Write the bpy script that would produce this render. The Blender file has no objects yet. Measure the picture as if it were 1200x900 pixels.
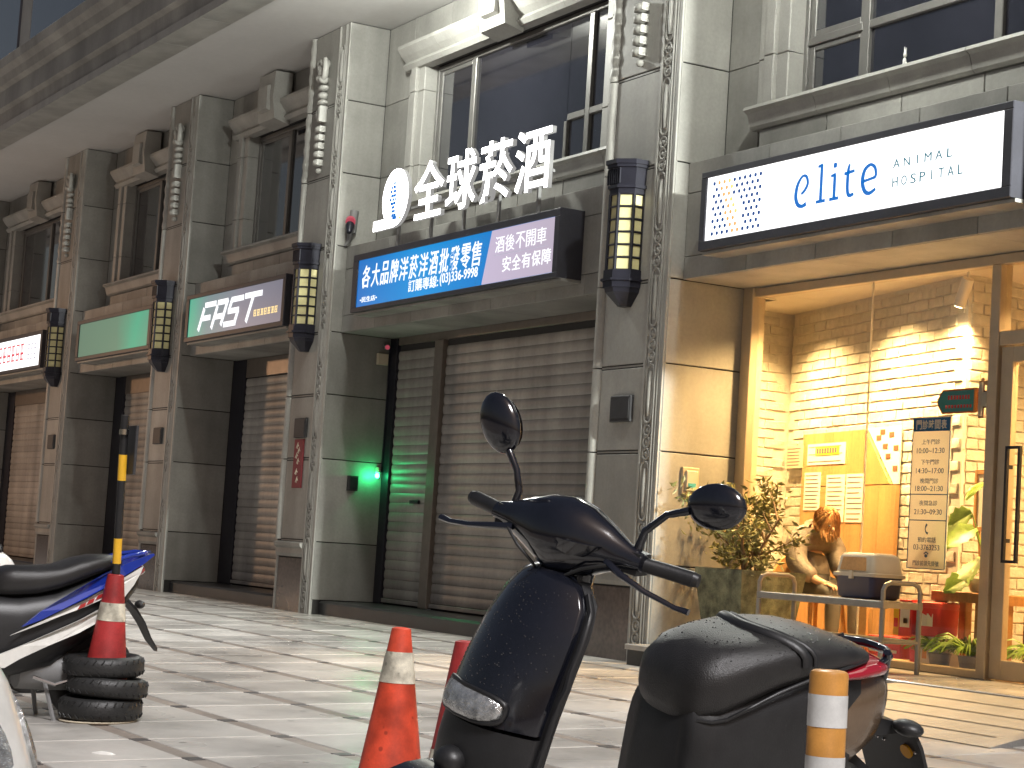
import bpy, math, random
from mathutils import Vector, Matrix, Euler
random.seed(7)
R = math.radians
SC = bpy.context.scene
COL = SC.collection

# ------------------------------------------------------------------ camera
cam_d = bpy.data.cameras.new("camera"); cam = bpy.data.objects.new("camera", cam_d); COL.objects.link(cam)
YAW, PIT, ROL = R(60.5), R(4.849), R(3.655)
fw = Vector((-math.sin(YAW)*math.cos(PIT), math.cos(YAW)*math.cos(PIT), math.sin(PIT)))
rt = Vector((math.cos(YAW), math.sin(YAW), 0)); up = rt.cross(fw)
r2 = rt*math.cos(ROL)+up*math.sin(ROL); u2 = -rt*math.sin(ROL)+up*math.cos(ROL)
cam.matrix_world = Matrix(((r2.x, u2.x, -fw.x, 0), (r2.y, u2.y, -fw.y, 0), (r2.z, u2.z, -fw.z, .92), (0, 0, 0, 1)))
cam_d.sensor_width = 36; cam_d.lens = 2277/1200*36; cam_d.clip_start = .05; cam_d.clip_end = 600
SC.camera = cam
# ------------------------------------------------------------------ world (night city sky), sun, exposure
W = bpy.data.worlds.new("World"); SC.world = W; W.use_nodes = True
nt = W.node_tree; bg = nt.nodes["Background"]
sky = nt.nodes.new("ShaderNodeTexSky"); sky.sky_type = 'NISHITA'; sky.sun_disc = False
sky.sun_elevation = R(50); sky.sun_rotation = R(98); sky.air_density = 1.0; sky.dust_density = 3
tint = nt.nodes.new("ShaderNodeMix"); tint.data_type = 'RGBA'; tint.blend_type = 'MULTIPLY'; tint.inputs[0].default_value = 1
tint.inputs[7].default_value = (1.0, .80, .66, 1)     # city glow warms the night sky
nt.links.new(sky.outputs[0], tint.inputs[6]); nt.links.new(tint.outputs[2], bg.inputs[0]); bg.inputs[1].default_value = .043
sun_d = bpy.data.lights.new("sun", 'SUN'); sun = bpy.data.objects.new("sun", sun_d); COL.objects.link(sun)
sun_d.energy = 2.6; sun_d.angle = R(15); sun_d.color = (.98, .98, 1)
sd = Vector((math.cos(R(50))*math.cos(R(-6)), math.cos(R(50))*math.sin(R(-6)), math.sin(R(50))))
sun.rotation_euler = sd.to_track_quat('Z', 'Y').to_euler(); sun.location = (-5, 0, 30)
SC.view_settings.view_transform = 'Standard'; SC.view_settings.look = 'None'
SC.view_settings.exposure = .45; SC.view_settings.gamma = 1
SC.render.engine = 'CYCLES'
SC.cycles.use_denoising = True; SC.cycles.max_bounces = 8; SC.cycles.transparent_max_bounces = 12
SC.cycles.sample_clamp_indirect = 6; SC.cycles.caustics_reflective = False; SC.cycles.caustics_refractive = False

# ------------------------------------------------------------------ materials
MATS = {}
def mat(name, col, rough=.6, metal=0., var=0., scale=6., bump=0., bscale=40., spec=.5, rnd=0., rvar=0., emit=None, es=0., coat=0., dirt=None, streak=None, spots=None):
    """Principled with two-scale noise colour variation, optional per-object variation, bump and streaks"""
    m = bpy.data.materials.new(name); m.use_nodes = True; MATS[name] = m
    t = m.node_tree; N = t.nodes; L = t.links; b = N["Principled BSDF"]
    b.inputs["Base Color"].default_value = (*col, 1); b.inputs["Roughness"].default_value = rough
    b.inputs["Metallic"].default_value = metal; b.inputs["Specular IOR Level"].default_value = spec
    b.inputs["Coat Weight"].default_value = coat; b.inputs["Coat Roughness"].default_value = .08
    if emit: b.inputs["Emission Color"].default_value = (*emit, 1); b.inputs["Emission Strength"].default_value = es
    tc = N.new("ShaderNodeTexCoord"); geo = N.new("ShaderNodeNewGeometry")
    cs = None
    def mul(fac, sock):
        mm = N.new("ShaderNodeMix"); mm.data_type = 'RGBA'; mm.blend_type = 'MULTIPLY'; mm.inputs[0].default_value = 1
        if sock is None: mm.inputs[6].default_value = (*col, 1)
        else: L.new(sock, mm.inputs[6])
        L.new(fac, mm.inputs[7]); return mm.outputs[2]
    def rng(sock, lo, hi, a=.3, z=.7):
        r = N.new("ShaderNodeMapRange"); r.inputs[1].default_value = a; r.inputs[2].default_value = z
        r.inputs[3].default_value = lo; r.inputs[4].default_value = hi; L.new(sock, r.inputs[0]); return r.outputs[0]
    def noise(sc, det=4, vec=None, ro=.55):
        n = N.new("ShaderNodeTexNoise"); n.inputs["Scale"].default_value = sc; n.inputs["Detail"].default_value = det
        n.inputs["Roughness"].default_value = ro; L.new(vec or geo.outputs["Position"], n.inputs["Vector"]); return n.outputs[0]
    if var:
        cs = mul(rng(noise(scale), 1-var, 1+var*.7), cs)
        cs = mul(rng(noise(scale*14, 3), 1-var*.5, 1+var*.4), cs)
    if dirt:
        cs = mul(rng(noise(dirt[0], 5), dirt[1], 1, .35, .6), cs)
    if streak:
        mp = N.new("ShaderNodeMapping"); mp.inputs["Scale"].default_value = (streak[0], streak[0], streak[0]*.06)
        L.new(geo.outputs["Position"], mp.inputs[0]); cs = mul(rng(noise(1., 4, mp.outputs[0]), streak[1], 1.05, .35, .65), cs)
    if spots:
        vo = N.new("ShaderNodeTexVoronoi"); vo.inputs["Scale"].default_value = spots[0]; L.new(geo.outputs["Position"], vo.inputs["Vector"])
        cs = mul(rng(vo.outputs["Distance"], spots[2], 1, spots[1]*.7, spots[1]), cs)
    if rnd:
        oi = N.new("ShaderNodeObjectInfo"); cs = mul(rng(oi.outputs["Random"], 1-rnd, 1+rnd*.6, 0, 1), cs)
    if cs is not None: L.new(cs, b.inputs["Base Color"])
    if rvar:
        L.new(rng(noise(scale*.35, 3), max(.03, rough-rvar), min(1, rough+rvar)), b.inputs["Roughness"])
    if bump:
        bp = N.new("ShaderNodeBump"); bp.inputs["Strength"].default_value = bump; bp.inputs["Distance"].default_value = .01
        L.new(noise(bscale, 4), bp.inputs["Height"]); L.new(bp.outputs[0], b.inputs["Normal"])
    return m
mat("granite", (.33, .325, .30), .55, var=.13, scale=2.2, bump=.12, bscale=90, rnd=.20, streak=(1.6, .70), dirt=(.7, .8))
mat("granite_trim", (.35, .345, .32), .5, var=.12, scale=3, bump=.12, bscale=70, streak=(2, .8))
mat("joint", (.028, .027, .026), .9)
mat("dado", (.10, .078, .066), .16, var=.45, scale=1.6, bump=.03, bscale=12, spec=.6)
mat("dark_stone", (.035, .035, .037), .35, var=.2, scale=5, bump=.08, bscale=60)
mat("plaster", (.52, .515, .50), .85, var=.05, scale=.8, bump=.05, bscale=30)
mat("slat", (.38, .355, .325), .45, var=.14, scale=1.4, rnd=.14, streak=(3, .72), spec=.45, dirt=(.8, .72))
mat("steel_frame", (.20, .17, .145), .4, metal=.5, var=.12, scale=8)
mat("shop_frame", (.50, .41, .29), .38, metal=.35, var=.08, scale=8)
mat("dark_metal", (.018, .018, .028), .4, metal=.3, var=.2, scale=9, bump=.05)
mat("sign_case", (.030, .030, .040), .45, var=.2, scale=4)
mat("window_frame", (.17, .165, .155), .4, metal=.3, var=.1, scale=7)
mat("lamp_glass", (.60, .55, .29), .35, var=.12, scale=9)
mat("tile", (.54, .515, .475), .33, var=.12, scale=1.7, bump=.05, bscale=60, rnd=.10, rvar=.2, dirt=(1.1, .60), spots=(3.1, .075, .45))
mat("strip", (.25, .21, .18), .42, var=.2, scale=2.5, bump=.06, bscale=60, rvar=.15)
mat("inset", (.075, .068, .065), .35, var=.2, scale=4, rnd=.2)
mat("black_paint", (.007, .008, .013), .14, spec=.6, coat=.6, var=.2, scale=8)
mat("black_plastic", (.016, .016, .017), .42, var=.2, scale=14, bump=.08, bscale=160)
mat("seat_vinyl", (.020, .019, .019), .34, var=.25, scale=12, bump=.25, bscale=260)
mat("bronze_paint", (.20, .135, .085), .25, metal=.5, var=.1, scale=8, coat=.4)
mat("red_lens", (.33, .008, .02), .08, spec=.7, coat=.8)
mat("clear_lens", (.55, .56, .56), .12, metal=.75, var=.5, scale=40, bump=.6, bscale=70)
mat("amber", (.55, .26, .015), .25, var=.1, scale=20)
mat("chrome", (.6, .6, .6), .15, metal=1)
mat("rubber", (.018, .018, .018), .5, var=.3, scale=10, bump=.25, bscale=60)
mat("blue_paint", (.012, .035, .30), .2, coat=.7, var=.08, scale=6)
mat("white_paint", (.70, .69, .65), .3, coat=.4, var=.06, scale=5, dirt=(5, .85))
mat("red_paint", (.42, .03, .03), .3, coat=.4, var=.1, scale=6)
mat("cone_red", (.72, .075, .03), .5, var=.14, scale=8, bump=.06, bscale=50, dirt=(6, .5), rvar=.2, spots=(14, .16, .55))
mat("cone_old", (.40, .03, .03), .5, var=.2, scale=8, bump=.06, bscale=50, dirt=(7, .6))
mat("reflective", (.66, .62, .50), .4, var=.2, scale=18, dirt=(9, .55), spots=(22, .2, .6))
mat("yellow_band", (.80, .45, .03), .4, var=.1, scale=12)
mat("bollard_orange", (.58, .27, .06), .3, var=.12, scale=16, dirt=(9, .75))
mat("bollard_white", (.68, .68, .66), .3, var=.08, scale=16, dirt=(9, .8))
mat("brick_white", (.56, .53, .46), .55, var=.14, scale=14, bump=.9, bscale=28, rnd=.12)
mat("mortar", (.62, .585, .51), .9, var=.1, scale=20)
mat("wall_white", (.66, .62, .54), .8, var=.05, scale=2)
mat("wood_panel", (.48, .27, .10), .5, var=.15, scale=2, streak=(9, .78))
mat("wood", (.40, .19, .06), .5, var=.2, scale=4, streak=(14, .75))
mat("floor_wood", (.48, .33, .19), .4, var=.2, scale=2)
mat("paper", (.78, .75, .66), .8, var=.04, scale=6)
mat("ink", (.09, .09, .10), .8)
mat("ink_blue", (.02, .10, .30), .6)
mat("paper_yellow", (.80, .58, .03), .7)
mat("red_print", (.62, .035, .03), .5, var=.1, scale=9)
mat("white_print", (.75, .72, .66), .5)
mat("teal_print", (.07, .38, .40), .5)
mat("orange_print", (.75, .35, .06), .5)
mat("brown_print", (.16, .07, .03), .6)
mat("cart_metal", (.30, .29, .27), .38, metal=.5, var=.1, scale=10)
mat("navy_plastic", (.012, .014, .06), .35, var=.1, scale=8)
mat("beige_plastic", (.55, .48, .36), .45, var=.06, scale=8)
mat("planter_stone", (.20, .21, .13), .8, var=.6, scale=11, bump=.4, bscale=30, streak=(6, .6))
mat("bark", (.20, .13, .075), .85, var=.3, scale=14, bump=.4, bscale=60)
mat("leaf_olive", (.22, .215, .07), .5, var=.3, scale=9)
mat("leaf_bright", (.20, .32, .05), .45, var=.3, scale=7)
mat("soil", (.04, .028, .018), .95, var=.3, scale=20)
mat("jacket", (.15, .13, .115), .6, var=.3, scale=9, bump=.9, bscale=26)
mat("skin", (.50, .32, .22), .5, var=.06, scale=12)
mat("hair", (.36, .19, .08), .45, var=.35, scale=20)
mat("trousers", (.10, .095, .09), .7, var=.1, scale=9)
mat("grey_plastic", (.20, .20, .20), .5, var=.1, scale=8)
mat("plate_box", (.030, .030, .033), .6, var=.2, scale=8)
mat("banner_red", (.20, .028, .035), .7, var=.2, scale=6)
mat("ramp_plate", (.29, .285, .27), .5, metal=.2, var=.14, scale=4, bump=.35, bscale=45)
mat("ramp_strip", (.22, .21, .195), .5, var=.3, scale=6)
mat("teak", (.55, .30, .11), .5, var=.2, scale=4)
mat("litter_white", (.75, .74, .7), .6)
def emis(name, col, s, rough=.4, sample=False):
    m = mat(name, (.2*col[0]+.01, .2*col[1]+.01, .2*col[2]+.01), rough, emit=col, es=s)
    if not sample: m.cycles.emission_sampling = 'NONE'
    return m
def emis_panel(name, stops, s, axis='X', a=0., b=1., nz=.08):
    """back-lit acrylic sheet printed with a colour run along one axis"""
    m = mat(name, (.02, .02, .02), .3); t = m.node_tree; N = t.nodes; L = t.links; bs = N["Principled BSDF"]
    g = N.new("ShaderNodeNewGeometry"); sp = N.new("ShaderNodeSeparateXYZ"); L.new(g.outputs["Position"], sp.inputs[0])
    r = N.new("ShaderNodeMapRange"); r.inputs[1].default_value = a; r.inputs[2].default_value = b; L.new(sp.outputs[axis], r.inputs[0])
    n = N.new("ShaderNodeTexNoise"); n.inputs["Scale"].default_value = 1.3; n.inputs["Detail"].default_value = 3; L.new(g.outputs["Position"], n.inputs["Vector"])
    ad = N.new("ShaderNodeMath"); ad.operation = 'MULTIPLY_ADD'; ad.inputs[1].default_value = nz*2; L.new(n.outputs[0], ad.inputs[0])
    sb = N.new("ShaderNodeMath"); sb.operation = 'SUBTRACT'; sb.inputs[1].default_value = nz; L.new(r.outputs[0], sb.inputs[0]); L.new(sb.outputs[0], ad.inputs[2])
    cr = N.new("ShaderNodeValToRGB"); L.new(ad.outputs[0], cr.inputs[0])
    el = cr.color_ramp.elements
    while len(el) < len(stops): el.new(.5)
    for e, (p, c) in zip(el, stops): e.position = p; e.color = (*c, 1)
    L.new(cr.outputs[0], bs.inputs["Emission Color"]); bs.inputs["Emission Strength"].default_value = s*.74
    return m
emis("lit_white", (1, .99, .97), 7, sample=True)
mat("lit_side", (.10, .10, .10), .5, emit=(1, .99, .97), es=.22)
emis("lit_panel", (1, 1, 1), 1.35, sample=True)
emis("lit_blue", (.0, .15, .55), .7)
emis("lit_navy", (.0, .05, .22), .8)
emis("lit_teal", (.05, .20, .26), .6)
emis("lit_orange", (.9, .45, .15), .7)
emis("lit_yellow", (.9, .7, .2), .75)
emis("lit_text", (.9, .92, .95), .9)
emis("lit_text_warm", (.95, .70, .30), .9)
emis("lit_red", (.75, .12, .15), .6)
emis("lit_greytext", (.36, .34, .42), .9)
emis("green_led", (.05, 1, .35), 14)
emis("red_led", (1, .12, .2), .22)
emis("bulb_warm", (1, .72, .38), 60)
emis("bulb_white", (1, .97, .92), 30)
emis_panel("blue_sheet", [(0, (.0, .16, .55)), (.5, (0, .29, .72)), (1, (.0, .20, .60))], 1.0, 'X', -20.5, -17.3)
emis_panel("lilac_sheet", [(0, (.46, .39, .52)), (1, (.40, .34, .42))], 1.25, 'X', -17.4, -15.9)
emis_panel("fast_sheet", [(0, (.03, .40, .27)), (.22, (.13, .24, .27)), (.55, (.20, .21, .28)), (1, (.16, .165, .22))], .95, 'X', -26.0, -22.7, .1)
emis_panel("green_sheet", [(0, (.11, .22, .15)), (.55, (.10, .24, .16)), (.85, (.02, .42, .25)), (1, (.05, .34, .22))], .85, 'X', -31.1, -27.7, .16)
def glass_mat(name, tint=(1, 1, 1), refl=.08, rough=.02):
    m = bpy.data.materials.new(name); m.use_nodes = True; MATS[name] = m; t = m.node_tree; t.nodes.clear()
    o = t.nodes.new("ShaderNodeOutputMaterial"); mx = t.nodes.new("ShaderNodeMixShader"); tr = t.nodes.new("ShaderNodeBsdfTransparent"); gl = t.nodes.new("ShaderNodeBsdfGlossy")
    lw = t.nodes.new("ShaderNodeLayerWeight"); pw = t.nodes.new("ShaderNodeMath"); pw.operation = 'POWER'; pw.inputs[1].default_value = 4.5
    ma = t.nodes.new("ShaderNodeMath"); ma.operation = 'MULTIPLY_ADD'; ma.inputs[1].default_value = .75; ma.inputs[2].default_value = refl*.5
    t.links.new(lw.outputs["Facing"], pw.inputs[0]); t.links.new(pw.outputs[0], ma.inputs[0])
    tr.inputs[0].default_value = (*tint, 1); gl.inputs["Roughness"].default_value = rough
    t.links.new(ma.outputs[0], mx.inputs[0]); t.links.new(tr.outputs[0], mx.inputs[1]); t.links.new(gl.outputs[0], mx.inputs[2]); t.links.new(mx.outputs[0], o.inputs[0])
glass_mat("shop_glass", (.96, .96, .94))
def sheet_mat(name, col, k=.55):
    m = bpy.data.materials.new(name); m.use_nodes = True; MATS[name] = m; t = m.node_tree; t.nodes.clear()
    o = t.nodes.new("ShaderNodeOutputMaterial"); mx = t.nodes.new("ShaderNodeMixShader"); d = t.nodes.new("ShaderNodeBsdfDiffuse"); tr = t.nodes.new("ShaderNodeBsdfTranslucent")
    mx.inputs[0].default_value = k; d.inputs[0].default_value = (*col, 1); tr.inputs[0].default_value = (*col, 1)
    t.links.new(d.outputs[0], mx.inputs[1]); t.links.new(tr.outputs[0], mx.inputs[2]); t.links.new(mx.outputs[0], o.inputs[0])
sheet_mat("cream_film", (.82, .82, .80), .65); sheet_mat("blue_film", (.03, .17, .42)); sheet_mat("teal_film", (.10, .50, .50)); sheet_mat("orange_film", (.85, .42, .08)); sheet_mat("white_film", (.8, .76, .68)); sheet_mat("brown_film", (.30, .15, .07))
mat("night_pane", (.016, .016, .022), .05, spec=1., var=.3, scale=.8, coat=1., bump=.03, bscale=1.6)

# ------------------------------------------------------------------ mesh helpers
class MB:
    def __init__(s): s.v = []; s.f = []
    def add(s, vs, fs):
        n = len(s.v); s.v += [tuple(p) for p in vs]; s.f += [tuple(i+n for i in f) for f in fs]; return s
    def box(s, x0, x1, y0, y1, z0, z1):
        return s.add([(x0,y0,z0),(x1,y0,z0),(x1,y1,z0),(x0,y1,z0),(x0,y0,z1),(x1,y0,z1),(x1,y1,z1),(x0,y1,z1)],
                     [(0,3,2,1),(4,5,6,7),(0,1,5,4),(1,2,6,5),(2,3,7,6),(3,0,4,7)])
    def cbox(s, x0, x1, y0, y1, z0, z1, c=.004, face='-y'):
        """box with a chamfer round one face"""
        b = {'-y': lambda a, d, e: (x0+a if d == 0 else x1-a, y0 if a else y0+c, z0+a if e == 0 else z1-a)}
        if face == '-y':
            V = [(x0,y1,z0),(x1,y1,z0),(x1,y1,z1),(x0,y1,z1),(x0,y0+c,z0),(x1,y0+c,z0),(x1,y0+c,z1),(x0,y0+c,z1),(x0+c,y0,z0+c),(x1-c,y0,z0+c),(x1-c,y0,z1-c),(x0+c,y0,z1-c)]
        elif face == '+x':
            V = [(x0,y0,z0),(x0,y1,z0),(x0,y1,z1),(x0,y0,z1),(x1-c,y0,z0),(x1-c,y1,z0),(x1-c,y1,z1),(x1-c,y0,z1),(x1,y0+c,z0+c),(x1,y1-c,z0+c),(x1,y1-c,z1-c),(x1,y0+c,z1-c)]
        else:  # +z
            V = [(x0,y0,z0),(x1,y0,z0),(x1,y1,z0),(x0,y1,z0),(x0,y0,z1-c),(x1,y0,z1-c),(x1,y1,z1-c),(x0,y1,z1-c),(x0+c,y0+c,z1),(x1-c,y0+c,z1),(x1-c,y1-c,z1),(x0+c,y1-c,z1)]
        F = [(3,2,1,0),(8,9,10,11)]
        for i in range(4):
            j = (i+1) % 4; F += [(i, j, 4+j, 4+i), (4+i, 4+j, 8+j, 8+i)]
        return s.add(V, F)
    def prism(s, poly, y0, y1):
        """polygon in XZ extruded along Y"""
        n = len(poly)
        return s.add([(x, y0, z) for x, z in poly]+[(x, y1, z) for x, z in poly],
                     [tuple(range(n)), tuple(range(2*n-1, n-1, -1))]+[(i, n+i, n+(i+1) % n, (i+1) % n) for i in range(n)])
    def xprism(s, poly, x0, x1):
        """polygon in YZ extruded along X"""
        n = len(poly)
        return s.add([(x0, y, z) for y, z in poly]+[(x1, y, z) for y, z in poly],
                     [tuple(range(n)), tuple(range(2*n-1, n-1, -1))]+[(i, n+i, n+(i+1) % n, (i+1) % n) for i in range(n)])
    def zprism(s, poly, z0, z1, k=1., c=None):
        n = len(poly); cx, cy = c or (sum(p[0] for p in poly)/n, sum(p[1] for p in poly)/n)
        return s.add([(x, y, z0) for x, y in poly]+[(cx+(x-cx)*k, cy+(y-cy)*k, z1) for x, y in poly],
                     [tuple(range(n-1, -1, -1)), tuple(range(n, 2*n))]+[(i, (i+1) % n, n+(i+1) % n, n+i) for i in range(n)])
    def loft(s, rings, caps=True):
        n = len(rings[0]); b = len(s.v)
        for r in rings: s.v += [tuple(p) for p in r]
        for k in range(len(rings)-1):
            for i in range(n):
                j = (i+1) % n; s.f.append((b+k*n+i, b+k*n+j, b+(k+1)*n+j, b+(k+1)*n+i))
        if caps: s.f.append(tuple(b+i for i in range(n-1, -1, -1))); s.f.append(tuple(b+(len(rings)-1)*n+i for i in range(n)))
        return s
    def sheet(s, rows):
        n = len(rows[0]); b = len(s.v)
        for r in rows: s.v += [tuple(p) for p in r]
        for k in range(len(rows)-1):
            for i in range(n-1): s.f.append((b+k*n+i, b+k*n+i+1, b+(k+1)*n+i+1, b+(k+1)*n+i))
        return s
    def tube(s, pts, rad, n=8, closed=False, flat=1.):
        pts = [Vector(p) for p in pts]; m = len(pts); rings = []
        rr = rad if isinstance(rad, (list, tuple)) else [rad]*m
        ref = Vector((.13, .29, .95)).normalized()
        for i, p in enumerate(pts):
            if closed: d = pts[(i+1) % m]-pts[i-1]
            else: d = pts[min(i+1, m-1)]-pts[max(i-1, 0)]
            d.normalize()
            if i == 0:
                a = d.cross(ref)
                if a.length < .1: a = d.cross(Vector((1, 0, 0)))
            else: a = a - d*a.dot(d)
            a = a.normalized(); b = d.cross(a)
            rings.append([p+(a*math.cos(2*math.pi*k/n)+b*math.sin(2*math.pi*k/n)*flat)*rr[i] for k in range(n)])
        if closed:
            b0 = len(s.v); s.loft(rings, False)
            L = (m-1)*n
            for k in range(n): s.f.append((b0+L+k, b0+L+(k+1) % n, b0+(k+1) % n, b0+k))
            return s
        return s.loft(rings)
    def lathe(s, prof, cx=0, cy=0, n=24, caps=True):
        return s.loft([[(cx+r*math.cos(2*math.pi*k/n), cy+r*math.sin(2*math.pi*k/n), z) for k in range(n)] for r, z in prof], caps)
    def ell(s, c, r, n=14, m=8, rot=None):
        rings = []
        for i in range(m+1):
            a = math.pi*(i/m-.5); q = max(math.cos(a), .02)
            ring = []
            for k in range(n):
                p = Vector((r[0]*q*math.cos(2*math.pi*k/n), r[1]*q*math.sin(2*math.pi*k/n), r[2]*math.sin(a)))
                if rot: p.rotate(rot)
                ring.append(p+Vector(c))
            rings.append(ring)
        return s.loft(rings)
    def mesh(s, name, smooth=False, auto=None):
        me = bpy.data.meshes.new(name); me.from_pydata(s.v, [], s.f); me.validate(); me.update()
        if smooth: me.polygons.foreach_set("use_smooth", [True]*len(me.polygons))
        if smooth and auto is not None:
            me.set_sharp_from_angle(angle=R(auto))
        return me
BASE = {}
def link(name, me, material=None, parent=None, loc=None):
    o = bpy.data.objects.new(name, me); COL.objects.link(o)
    if material:
        if len(me.materials) == 0: me.materials.append(MATS[material])
    if parent: o.parent = parent
    if loc is not None: o.location = loc
    elif parent is not None and parent.name in BASE: o.location = -BASE[parent.name]
    return o
def part(name, mb, material, parent, smooth=False, auto=40, loc=None):
    return link(name, mb.mesh(name, smooth, auto), material, parent, loc)
def tag(o, label, cat, group=None):
    o["label"] = label; o["category"] = cat
    if group: o["group"] = group
    return o
def thing(name, label, cat, loc=(0, 0, 0), rotz=0, group=None, world=False, rot=None):
    """Empty at a thing's base; world=True: its parts are given in world coordinates"""
    o = bpy.data.objects.new(name, None); COL.objects.link(o); o.empty_display_size = .1
    o.location = loc; o.rotation_euler = rot or (0, 0, rotz)
    if world: BASE[o.name] = Vector(loc)
    return tag(o, label, cat, group)
def struct(o): o["kind"] = "structure"; return o
def gz(y): return -.03*(9.55-y) if y < 9.55 else 0.

def text_mesh(s, x0, x1, z0, z1, y, depth=.004, bold=0., shear=0.):
    """lettering fitted to a rectangle of the plane Y = y, facing -Y"""
    cu = bpy.data.curves.new("lettering", 'FONT'); cu.body = s; cu.size = 1; cu.extrude = .02; cu.offset = bold; cu.shear = shear
    cu.resolution_u = 3
    o = bpy.data.objects.new("lettering", cu); COL.objects.link(o)
    dg = bpy.context.evaluated_depsgraph_get(); dg.update()
    me = bpy.data.meshes.new_from_object(o.evaluated_get(dg)); bpy.data.objects.remove(o)
    vs = [v.co for v in me.vertices]
    ax, bx = min(v.x for v in vs), max(v.x for v in vs); ay, by = min(v.y for v in vs), max(v.y for v in vs)
    for v in me.vertices:
        c = v.co; v.co = (x0+(c.x-ax)/(bx-ax)*(x1-x0), y-(c.z+.02)/.04*depth, z0+(c.y-ay)/(by-ay)*(z1-z0))
    me.materials.clear(); me.update(); return me
def stroke(mb, pts, w, y, depth):
    """ribbon stroke in the XZ plane: pts (x, z[, width])"""
    P = [Vector((p[0], p[1])) for p in pts]; ws = [p[2] if len(p) > 2 else w for p in pts]
    lft, rgt = [], []
    for i, p in enumerate(P):
        d = (P[min(i+1, len(P)-1)]-P[max(i-1, 0)]).normalized(); n = Vector((-d.y, d.x))*ws[i]/2
        lft.append(p+n); rgt.append(p-n)
    b = len(mb.v); m = len(P)
    for yy in (y-depth, y):
        for q in lft+rgt: mb.v.append((q.x, yy, q.y))
    for i in range(m-1):
        mb.f.append((b+i, b+i+1, b+m+i+1, b+m+i)); o = b+2*m
        mb.f.append((b+i, o+i, o+i+1, b+i+1)); mb.f.append((b+m+i, b+m+i+1, o+m+i+1, o+m+i))
    mb.f.append((b, b+m, b+3*m, b+2*m)); mb.f.append((b+m-1, b+3*m-1, b+4*m-1, b+2*m-1))
def arc(cx, cz, rx, rz, a0, a1, n=14): return [(cx+rx*math.cos(R(a0+(a1-a0)*i/n)), cz+rz*math.sin(R(a0+(a1-a0)*i/n))) for i in range(n+1)]

# ================================================================== GROUND
g = MB(); g.sheet([[(x, y, gz(y)-.005) for x in (-140, -60, -30, -5, 30, 90)] for y in (-60, -20, 0, 4, 9.55, 14, 60)])
ground = struct(part("ground", g, "strip", None))
PX, PY = .787, .793; TX0, TY0 = -11.355, 4.246
tile_me = MB().cbox(-.379, .379, -.345, .345, -.03, 0, .004, '+z').mesh("paving_tile")
ins_me = MB().cbox(-.05, .05, -.046, .046, -.03, -.001, .003, '+z').mesh("inset_tile")
slope = math.atan(.03)
cells = []
vpd = lambda x, y: (x*fw.x+y*fw.y, x*rt.x+y*rt.y)
for i in range(-46, 16):
    for j in range(-9, 7):
        x, y = TX0+(i+.5)*PX, TY0+(j+.5)*PY
        d, u = vpd(x, y)
        cells.append((x, y, d, u))
vis = [c for c in cells if c[2] > 7.2 and abs(c[3])/c[2] < .285 and c[1] < 9.4 and c[0] > -34]
vis.sort(key=lambda c: c[2]); near = vis[:300]; nearset = set((c[0], c[1]) for c in near)
rest = MB(); resti = MB()
for x, y, d, u in cells:
    if y > 9.5: continue
    z = gz(y)
    if (x, y) in nearset:
        o = link("paving_tile", tile_me, "tile", ground, (x, y, z+random.uniform(-.0012, .0012))); o.rotation_euler = (slope, 0, 0)
        o2 = link("inset_tile", ins_me, "inset", ground, (x-PX/2, y-PY/2, gz(y-PY/2))); o2.rotation_euler = (slope, 0, 0)
    elif d > -2 and d < 60:
        k = len(rest.v); rest.cbox(x-.379, x+.379, y-.345, y+.345, -.03, 0, .004, '+z')
        rest.v[k:] = [(a, b, c+gz(b)) for a, b, c in rest.v[k:]]
        k = len(resti.v); resti.cbox(x-PX/2-.05, x-PX/2+.05, y-PY/2-.046, y-PY/2+.046, -.03, -.001, .003, '+z')
        resti.v[k:] = [(a, b, c+gz(b)) for a, b, c in resti.v[k:]]
o = part("far_paving_tiles", rest, "tile", ground); o["kind"] = "stuff"
o = part("far_inset_tiles", resti, "inset", ground); o["kind"] = "stuff"

# ================================================================== BUILDING
bld = thing("arcade_building", "long grey granite shop arcade with carved pillars, shuttered bays and deep eave", "building", (-20, 10, 0), world=True)
PIL = [-8.1, -14.19, -21.43, -26.63, -32.0, -38.75, -44.2]   # right edges of pillars
PWID = 1.18
JZ = [.86, 1.86, 2.64, 3.40, 4.45, 5.35, 6.25, 7.22]
YF, YW, YB = 9.55, 10.08, 10.40
# relief unit meshes (origin at unit middle, front plane y=0, projecting -y)
rb = MB()
for k in (-1, 0, 1):
    c = (0, 0, k*.105); rb.tube([(.047*math.cos(a*math.pi/8), -.006, k*.105+.047*math.sin(a*math.pi/8)) for a in range(16)], .011, 5, True)
    rb.ell((0, 0, k*.105), (.028, .018, .028), 8, 4)
def stadium(w, h, n=6):
    return [(w*math.cos(math.pi*i/n), h+w*math.sin(math.pi*i/n)) for i in range(n+1)]+[(w*math.cos(math.pi+math.pi*i/n), -h+w*math.sin(math.pi+math.pi*i/n)) for i in range(n+1)]
rb2 = MB(); rb2.tube([(x, -.006, z) for x, z in stadium(.055, .205)], .012, 5, True)
rb2.tube([(0, .002, -.2), (0, .002, -.1), (0, .002, .1), (0, .002, .2)], [.02, .03, .03, .02], 8)
relief_rings = rb.mesh("carved_rings", True, 50); relief_bar = rb2.mesh("carved_bar", True, 50)
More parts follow.
